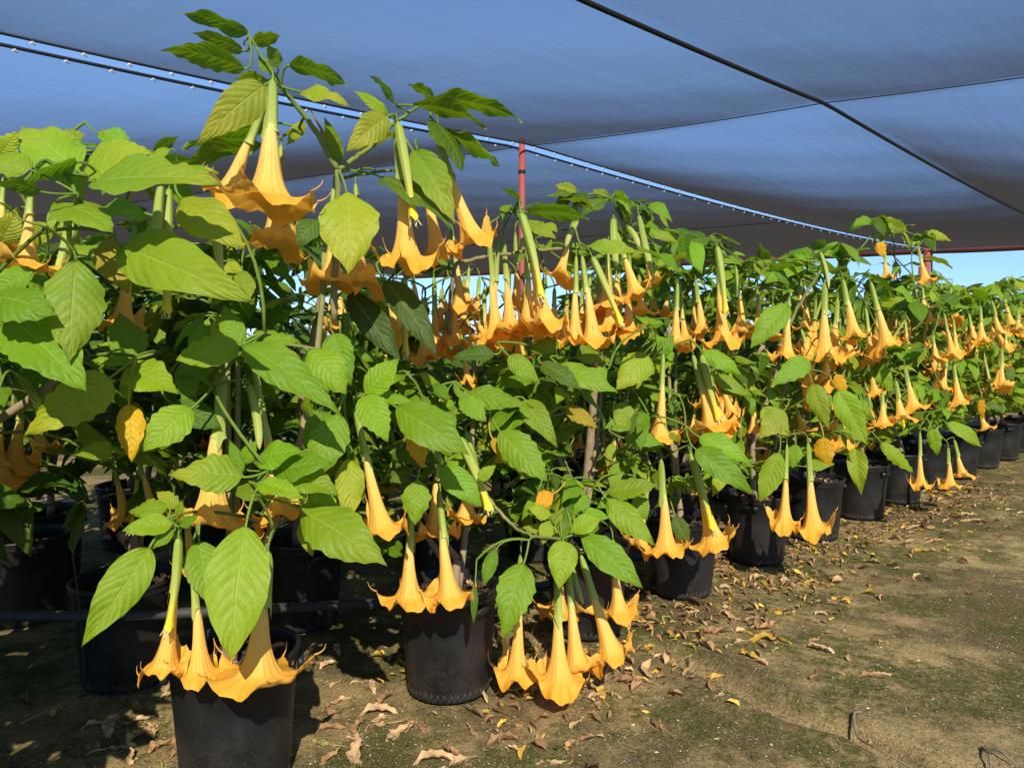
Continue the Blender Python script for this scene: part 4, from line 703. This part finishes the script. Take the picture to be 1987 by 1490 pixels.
for k in range(0, 17):
    lab = LABEL.get(k, 'distant trumpet plant of the front row, cut off by the right edge' if k < 12 else 'distant trumpet plant at the far right end of the front row')
    if k == 11: lab = 'trumpet plant in the narrow dark pot just inside the right edge'
    if k == 12: lab = 'farthest trumpet plant whose pot still shows at the right edge'
    pl = Plant(k, XY0 if k == 0 else pot_xy(k) + (V([-.03, -.05]) if k == 1 else V([.02, .03]) if k % 2 else 0), lab, GRP, 40 + k); PLANTS[k] = pl
    for b_ in BRANCH:
        if b_[0] == k: pl.branch(b_)
    for wv in WHORLS:
        if wv[0] == k: pl.nodes.append(at(wv[1], wv[2], wv[3]))
    for l in LEAVES:
        if l[0] == k: pl.hero(l)
    for f in FLOWERS:
        if f[0] == k: pl.flower(f)
    if k == 8: tagpart(pl, -1.9, .37)
    for wv in WHORLS:
        if wv[0] == k: pl.whorl(at(wv[1], wv[2], wv[3]), wv[4], wv[5], True, 0, (13, 7) if wv[3] < 4 else (9, 5))
    if k == 0:
        pl.fill(44, .7, 2.0, .8, .2, True, True); o_ = pl.org; pl.org = V([-1.72, 1.42, 0.0]); pl.fill(30, .5, 1.35, .42, .24, False, offl=True); pl.org = V([-1.50, 1.75, 0.0]); pl.fill(46, .85, 1.75, .40, .24, False, offl=True); pl.org = o_  # off-frame fills: unseen leaves added to shade the soil and pots at left
    elif k == 1: pl.fill(60, .6, 1.9, .6, .19, True, True)
    elif k < 4: pl.fill(64, .6, 1.95 if k == 3 else 1.75, .55, .18, True, k == 2)
    elif k < 8: pl.fill(68, .55, 2.05, .55, .165, True, False, .13, (9, 5))
    else: pl.fill(80, .5, 2.0 + .1 * pl.r.uniform(-1, 1), .56, .19, True, False, .30, (7, 5))
    pl.finish(.55 if k != 5 else .8)

# plants of the rows behind: three built, the rest copies
BG = 'shaded trumpet plants in the rows behind'
def back_xy(row, k): return pot_xy(k) + V([-.80, .72]) * row
protos = {}
spots = [(1, k) for k in range(0, 13)] + [(2, k) for k in range(-1, 9)] + [(3, k) for k in range(0, 6)]
BLAB = {(1, 0): 'shaded trumpet plant at the far left, standing behind the nearest large leaves', (1, 1): 'shaded trumpet plant in the pot standing behind the grey pipe at lower left'}
for i, (row, k) in enumerate(spots):
    tall = (k <= 2 or k >= 5) if row == 1 else (k <= 3 or k >= 7) if row == 2 else k <= 2; v = (i * 2 + row) % (3 if tall else 2); key = (tall, v)
    xy = back_xy(row, k) + V([rng.uniform(-.05, .05), rng.uniform(-.05, .05)])
    lab = BLAB.get((row, k), ('shaded trumpet plant directly behind the front row, partly hidden by leaves', 'shaded trumpet plant in the third row, glimpsed between stems', 'dim trumpet plant in the fourth row, far behind the nearest pots')[row - 1])
    if key not in protos:
        pl = Plant(100 + i, xy, lab, BG, 300 + i); pl.old = True; protos[key] = pl  # old: back rows get leaf tones darkened for deep shade
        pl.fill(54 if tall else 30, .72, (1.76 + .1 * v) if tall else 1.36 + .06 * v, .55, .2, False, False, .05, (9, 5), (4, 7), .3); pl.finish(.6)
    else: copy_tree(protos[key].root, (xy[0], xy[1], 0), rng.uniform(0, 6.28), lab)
tl = Plant(120, V([-2.76, 4.45]), 'shaded trumpet plant whose pot carries a white barcode label', BG, 333); tl.fill(12, .8, 1.4, .45, .19, False, False, 0, (9, 5)); tl.finish(.7); tagpart(tl, -1.25, .36)

# ------------------------------------------------------------------ dense narrow-leaved shrubs far behind
def shrub_mesh(seed, n, rx, h):
    r = np.random.default_rng(seed); a = Acc(); clumps = [V([r.normal(0, rx * .5), r.normal(0, rx * .5), h * r.uniform(.25, .92)]) for _ in range(70)]
    for i in range(n):
        c = clumps[int(r.integers(70))]; p = c + r.normal(0, .11, 3); d = nrm(r.normal(0, 1, 3) * V([1, 1, .6]) + V([0, 0, .35])); L = r.uniform(.09, .17); s = nrm(np.cross(d, r.normal(0, 1, 3))) * L * .11
        if p[2] < .05: continue
        m_ = p + d * L * .5; col = V([.050, .105, .016]) * r.uniform(.6, 1.5) if r.uniform() < .93 else V([.28, .24, .04])
        a.add([p, m_ - s, p + d * L - V([0, 0, .015]), m_ + s], [[0, 1, 2, 3]], None, [[0, .5], [.5, 0], [1, .5], [.5, 1]], col)
    fol = a.mesh('foliage', M['leaf'], smooth=False)
    b = Acc()
    for c in clumps[:26]: tube(b, bez(V([c[0] * .12, c[1] * .12, 0]), V([c[0] * .4, c[1] * .4, c[2] * .6]), c, 6), np.linspace(.014, .004, 6), 5, BARK * .6)
    return fol, b.mesh('stem', M['stem'])
shr = [shrub_mesh(500 + i, 3400, .62, 1.45 + .12 * i) for i in range(3)]
sp = []
for j in range(15): sp.append((-6.4 + j * .95, 9.4 + j * .42 + .3 * math.sin(j * 2.1)))
for j in range(9): sp.append((-1.2 + j * 1.0, 8.2 + j * 1.0 + .2 * math.sin(j * 3)))
for i, (x, y) in enumerate(sp):
    o = empty('shrub', (x, y, 0), 'dark narrow leaved shrub in the dense hedge glimpsed behind the flowers', 'shrub', 'dark shrubs behind the pots'); f, s_ = shr[i % 3]
    link('foliage', f, o); link('stem', s_, o); o.rotation_euler = (0, 0, i * 1.7); o.scale = (1, 1, .92 + .16 * ((i * 7) % 5) / 4)

# ------------------------------------------------------------------ irrigation
a = Acc(); P0 = [(-3.2, 2.86, .38), (-1.98, 2.90, .375), (-1.55, 2.93, .362), (-1.1, 3.15, .31), (-.72, 3.5, .21), (-.45, 3.72, .15), (.2, 4.3, .03), (1.4, 5.5, .015)]
tt = np.linspace(0, len(P0) - 1, 60); P = np.stack([np.interp(tt, range(len(P0)), [p[i] for p in P0]) for i in range(3)], 1)
for _ in range(3): P[1:-1] = (P[:-2] + 2 * P[1:-1] + P[2:]) / 4
tube(a, P, .021, 12); tag(link('irrigation_pipe', a.mesh('irrigation_pipe', M['pipe'])), 'grey plastic irrigation pipe lying against the rear pots', 'pipe')
for (px, py, Y, qx, qy, QY, lab) in ((140, 1075, 2.98, 165, 1330, 3.0, 'thin pale drip tube hooked over the rim of the pot behind the pipe'), (690, 1150, 3.3, 640, 1190, 3.5, 'thin drip tube curving up between the two nearest pots')):
    A_, B_ = at(px, py, Y), at(qx, qy, QY); a = Acc(); tube(a, bez(A_, (A_ + B_) / 2 + V([.03, -.03, .08]), B_, 14), .0032, 6)
    tag(link('drip_tube', a.mesh('drip_tube', M['pipe'])), lab, 'drip tube')

# ------------------------------------------------------------------ fallen leaves, twigs, grit
def dead_leaf(seed, col, flat=.5, Lf=.13):
    r = np.random.default_rng(seed); L = Lf * r.uniform(.8, 1.2)
    v, q, uv = leaf_geo(V([0, 0, 0.]), V([L, 0, 0]), UP, L * r.uniform(.18, .33), 26, 9, r, arch=r.uniform(-.02, .16), fold=r.uniform(.6, 1.6) * flat, teeth=.05, wave=.035, curl=r.uniform(-.35, .2), drop=r.uniform(-.6, .1))
    k = r.uniform(2, 6); tw = r.uniform(-1.6, 1.6) * flat; y0 = v[:, 1].copy(); z0 = v[:, 2].copy(); an = tw * (v[:, 0] / L - .3)
    v[:, 1] = y0 * np.cos(an) - z0 * np.sin(an) + .1 * L * np.sin(v[:, 0] / L * k); v[:, 2] = y0 * np.sin(an) + z0 * np.cos(an)
    v += .0035 * np.stack([np.sin(v[:, 1] * 300 + seed), np.sin(v[:, 0] * 210), np.sin(v[:, 0] * 170 + v[:, 1] * 260)], 1)
    lo = np.percentile(v[:, 2], 25); v[:, 2] -= lo - .001
    cc = V(col) * r.uniform(.8, 1.2); f = (.5 + .5 * np.sin(v[:, 0] / L * 9 + seed))[:, None]; cols = cc * (1 - .3 * f)
    a = Acc(); a.add(v, q, None, uv, cols); b = v[4]; tube(a, bez(b, b + V([-.03, r.uniform(-.02, .02), .01]), b + V([-.07 * r.uniform(.5, 1.2), r.uniform(-.03, .03), .0]), 6), np.linspace(.0028, .0018, 6), 5, cc * 1.1)
    return a.mesh('dead_leaf', M['dry'])
TAN, BRN, YEL, OLV = (.58, .38, .19), (.42, .24, .11), (.66, .42, .07), (.36, .33, .09)
DM = {'t': [dead_leaf(s, TAN) for s in range(6)], 'b': [dead_leaf(s + 10, BRN, 1.0) for s in range(6)], 'y': [dead_leaf(s + 20, YEL, .6) for s in range(4)], 'o': [dead_leaf(s + 30, OLV, .4, .15) for s in range(3)]}
ADJ = {'t': 'curled tan', 'b': 'shrivelled brown', 'y': 'yellow', 'o': 'olive green'}
FGRP = 'fallen leaves on the soil'
EX = """215 1425 t 1.3 2.0|300 1352 t 1.2 .5|262 1395 b 1.3 3.4|330 1300 t 1.0 1.0|205 1450 t 1.2 .2|640 1365 t 1.1 .8|696 1384 t 1.3 .3|735 1365 b 1.0 1.2|672 1322 t 1.0 .2|755 1436 t 1.2 1.2|640 1440 o .9 2.8|1135 1352 t 1.2 .4|1172 1352 y 1.0 1.5|1105 1412 t 1.0 .9|1000 1336 o 1.3 .2|1256 1205 y 1.5 2.7|1350 1222 o 1.3 .1|1455 1240 y 1.6 .05|1515 1243 b 1.0 1.7|1340 1268 o .9 .4|1440 1200 t 1.1 2.4|1400 1228 b 1.1 2.7|1508 1186 b .9 1.9|1560 1128 y 1.2 .1|1480 1275 y 1.1 2.4|1497 1262 o .7 .5|1690 1082 y .9 .7|1715 1090 o 1.0 2.7|1772 1068 y 1.2 .1|1800 1050 t 1.1 .3|1700 1050 b 1.1 .2|1725 1030 y 1.2 .2|1760 1026 t 1.1 .5|1620 1262 t 1.1 2.8|1575 1245 b 1.0 .9|1660 1310 b 1.0 .1|1690 1305 t .8 .1|1605 1207 o .6 1.2|1705 1245 b .6 .4|1250 1322 b 1.2 2.9|1290 1412 b 1.0 1.9|1110 1462 b 1.2 1.4|945 1440 b 1.2 .4|870 1480 t 1.0 .3|800 1478 t 1.3 .3|625 1480 b 1.0 1.2|700 1480 t 1.3 2.0|1855 982 y 1.2 .1|1880 1000 t 1.1 .4|1870 1010 t 1.2 .1|1940 975 y 1.0 .2|1950 990 t 1.0 .1|1685 1415 t .9 1.2|300 1430 t 1.2 2.0|330 1465 b 1.3 .9|260 1480 t 1.1 2.2|150 1410 t 1.2 .5|100 1385 y .8 1.6|620 1295 t .9 1.0|660 1265 t .9 2.0|560 1245 t .9 1.0|540 1250 t .8 .2|1010 1350 b 1.0 .8|1040 1480 t .9 .3|930 1420 b .9 2.4|1830 1062 o .8 .1|235 1405 t 1.1 .7|280 1370 b 1.0 2.8|245 1440 t 1.2 1.3|310 1400 t 1.0 3.0|190 1460 b 1.1 2.2|320 1340 t .9 1.8|280 1460 b 1.2 .9|660 1390 b .9 2.5|720 1400 t 1.1 .9|690 1425 b 1.0 1.6|760 1400 t .9 2.9|640 1330 t .9 1.2|730 1340 t .9 2.0|605 1420 b 1.1 .5|1470 1225 y 1.2 2.9|1425 1245 t 1.0 .3|1500 1215 b .9 1.1|1375 1210 t .9 2.2|1620 1160 b .7 .5|1580 1190 t .6 .2|1650 1240 o .6 .9"""
fallen = []
for ln in EX.split('|'):
    f = ln.split(); p = onground(float(f[0]), float(f[1]), .0); fallen.append((p[0], p[1], f[2], float(f[3]) * .82, float(f[4]), True))
NEARP = [(V([PBASE[0], PBASE[1]]) + STEP * (k - 2), k) for k in range(1, 12)]
ORD = {1: 'nearest', 2: 'second', 3: 'third', 4: 'fourth', 5: 'fifth', 6: 'sixth', 7: 'seventh', 8: 'eighth', 9: 'ninth', 10: 'tenth', 11: 'eleventh'}
cnt = 0
while cnt < 190:
    t = rng.uniform(-1.6, 9.0); off = rng.normal(.22, .38) if rng.uniform() < .75 else rng.uniform(-2.2, 1.5)
    p = PBASE + STEP * t + V([.707, -.707]) * off
    if min(np.hypot(*(p - q[0])) for q in NEARP) < .23 or p[1] < 1.5: continue
    px, py = proj((p[0], p[1], 0))
    if not (-60 < px < 2050 and py < 1540) or (py > 1200 and px > 1250 and rng.uniform() < .75): continue
    fallen.append((p[0], p[1], 'ttbbbyo'[int(rng.integers(7))], rng.uniform(.35, .72), rng.uniform(0, 6.28), False)); cnt += 1
for i, (x, y, c, sc, rz, ex) in enumerate(fallen):
    me = DM[c][int(rng.integers(len(DM[c])))]; o = link('fallen_leaf', me, None, (x, y, float(ground_h(x, y)) + .001)); o.rotation_euler = (rng.uniform(-.12, .12), rng.uniform(-.12, .12), rz); o.scale = (sc,) * 3
    q = min(NEARP, key=lambda z_: np.hypot(z_[0][0] - x, z_[0][1] - y)); d = np.hypot(q[0][0] - x, q[0][1] - y)
    where = 'lying close to the %s front pot' % ORD[q[1]] if d < .55 else 'on the open soil out from the %s front pot' % ORD[q[1]]
    size = 'large' if sc > 1.05 else 'mid sized' if sc > .8 else 'small'
    tag(o, '%s %s fallen leaf %s' % (size, ADJ[c], where), 'fallen leaf', FGRP)
# litter caught in the pots' soil keeps to the pots
for k in range(1, 9):
    pl = PLANTS[k]
    for j in range(4):
        b = rng.uniform(0, 6.28); rr = rng.uniform(.07, .15); o = link('fallen_leaf', DM['tb'[j % 2]][int(rng.integers(6))], None, tuple(pl.org + V([rr * math.cos(b), rr * math.sin(b), .402]))); o.rotation_euler = (rng.uniform(-.3, .3), rng.uniform(-.3, .3), rng.uniform(0, 6.28)); o.scale = (.75,) * 3
        tag(o, '%s dry leaf resting on the potting mix of the %s front pot' % ('tan' if j % 2 == 0 else 'brown', ORD[k]), 'fallen leaf', 'dry leaves lying in the pots')
def twig(name, pix, r0, label, col, lift=.02, cat='twig'):
    g = [onground(*p) for p in pix]; P = V([[p[0], p[1], float(ground_h(p[0], p[1])) + lift * (1 if 0 < i < len(g) - 1 else .3)] for i, p in enumerate(g)])
    tt = np.linspace(0, len(P) - 1, 30); Q = np.stack([np.interp(tt, range(len(P)), P[:, i]) for i in range(3)], 1)
    for _ in range(4): Q[1:-1] = (Q[:-2] + 2 * Q[1:-1] + Q[2:]) / 4
    a = Acc(); tube(a, Q, np.linspace(r0, r0 * .5, 30), 7, col); tag(link(name, a.mesh(name, M['stem'])), label, cat, 'dry twigs on the soil')
twig('dry_twig', [(1672, 1384), (1655, 1392), (1662, 1420), (1700, 1455), (1790, 1490)],   .0055, 'curved brown dry root loop at the lower right', (.24, .17, .10), .025)
twig('dry_twig', [(1905, 1452), (1940, 1470), (1975, 1490)], .006, 'grey forked dry twig at the bottom right corner', (.20, .17, .13), .03)
twig('dry_twig', [(1908, 1453), (1920, 1478), (1922, 1500)], .005, 'short grey dry twig bent down at the bottom right corner', (.20, .17, .13), .03)
twig('dry_twig', [(40, 1400), (140, 1360), (210, 1310)], .006, 'straight thin dry twig at the lower left', (.26, .19, .11), .02)
twig('dry_twig', [(1190, 1270), (1215, 1310), (1270, 1325)], .004, 'slim dark dry twig ending at a brown leaf', (.13, .10, .06), .015)

def scatter(n, smin, smax, name, cols, fl=.6, seed=1):
    r = np.random.default_rng(seed); y = 1.45 + 6.5 * r.uniform(0, 1, n) ** 1.6; x = y * r.uniform(-.72, .72, n); keep = (x - y) > -4.4
    x, y = x[keep], y[keep]; n = len(x); z = ground_h(x, y); s = r.uniform(smin, smax, n)
    base = V([[1, 0, 0], [-.5, .87, 0], [-.5, -.87, 0], [0, 0, 1.0], [0, 0, -.6]]); v = base[None] * (1 + r.uniform(-.4, .4, (n, 5, 1))); v[..., 2] *= fl; v *= s[:, None, None]
    a = r.uniform(0, 6.28, n); vx = v[..., 0] * np.cos(a)[:, None] - v[..., 1] * np.sin(a)[:, None]; vy = v[..., 0] * np.sin(a)[:, None] + v[..., 1] * np.cos(a)[:, None]
    P = np.stack([vx + x[:, None], vy + y[:, None], v[..., 2] + z[:, None]], -1).reshape(-1, 3); f = V([[0, 1, 3], [1, 2, 3], [2, 0, 3], [1, 0, 4], [2, 1, 4], [0, 2, 4]])
    T = (f[None] + (np.arange(n) * 5)[:, None, None]).reshape(-1, 3); c = V(cols)[r.integers(len(cols), size=n)] * r.uniform(.7, 1.3, (n, 1)); A_ = Acc(); A_.add(P, None, T, None, np.repeat(c, 5, 0))
    o = link(name, A_.mesh(name, M['grit'], smooth=False)); o['kind'] = 'stuff'; o['label'] = 'fine pale grit and crumbs strewn over the soil'; o['category'] = 'gravel'
scatter(60000, .0014, .0042, 'gravel', [(.34, .28, .18), (.22, .17, .10), (.10, .08, .05), (.45, .40, .30)], .6, 1)
scatter(2600, .004, .011, 'gravel', [(.40, .32, .20), (.26, .17, .10), (.08, .06, .04), (.50, .42, .22), (.14, .15, .05)], .35, 2)
def leaf_crumbs(n, seed):                                      # broken dry leaf bits gathered round the pots
    r = np.random.default_rng(seed); A_ = Acc(); k = 0
    while k < n:
        t = r.uniform(-.2, 7.5); p = PBASE + STEP * t + V([.707, -.707]) * r.normal(.1, .34)
        if min(np.hypot(*(p - q[0])) for q in NEARP) < .20 or p[1] < 1.7: continue
        L = r.uniform(.02, .075); an = r.uniform(0, 6.28); z = float(ground_h(p[0], p[1])) + .004; d = V([math.cos(an), math.sin(an), r.uniform(-.1, .25)]) * L
        v, q, uv = leaf_geo(V([p[0], p[1], z]), V([p[0], p[1], z + .006]) + d, UP + r.normal(0, .4, 3), L * r.uniform(.2, .5), 9, 5, r, arch=r.uniform(0, .2), fold=r.uniform(.3, 1.8), teeth=.1, wave=.06, curl=r.uniform(-.4, .3), drop=r.uniform(-.5, .3))
        A_.add(v, q, None, uv, V([TAN, BRN, BRN, (.20, .12, .06), YEL][int(r.integers(5))]) * r.uniform(.6, 1.2)); k += 1
    o = link('leaf_litter', A_.mesh('leaf_litter', M['dry'])); o['kind'] = 'stuff'; o['label'] = 'broken dry leaf scraps gathered on the soil around the pots'; o['category'] = 'leaf litter'
leaf_crumbs(1600, 11)
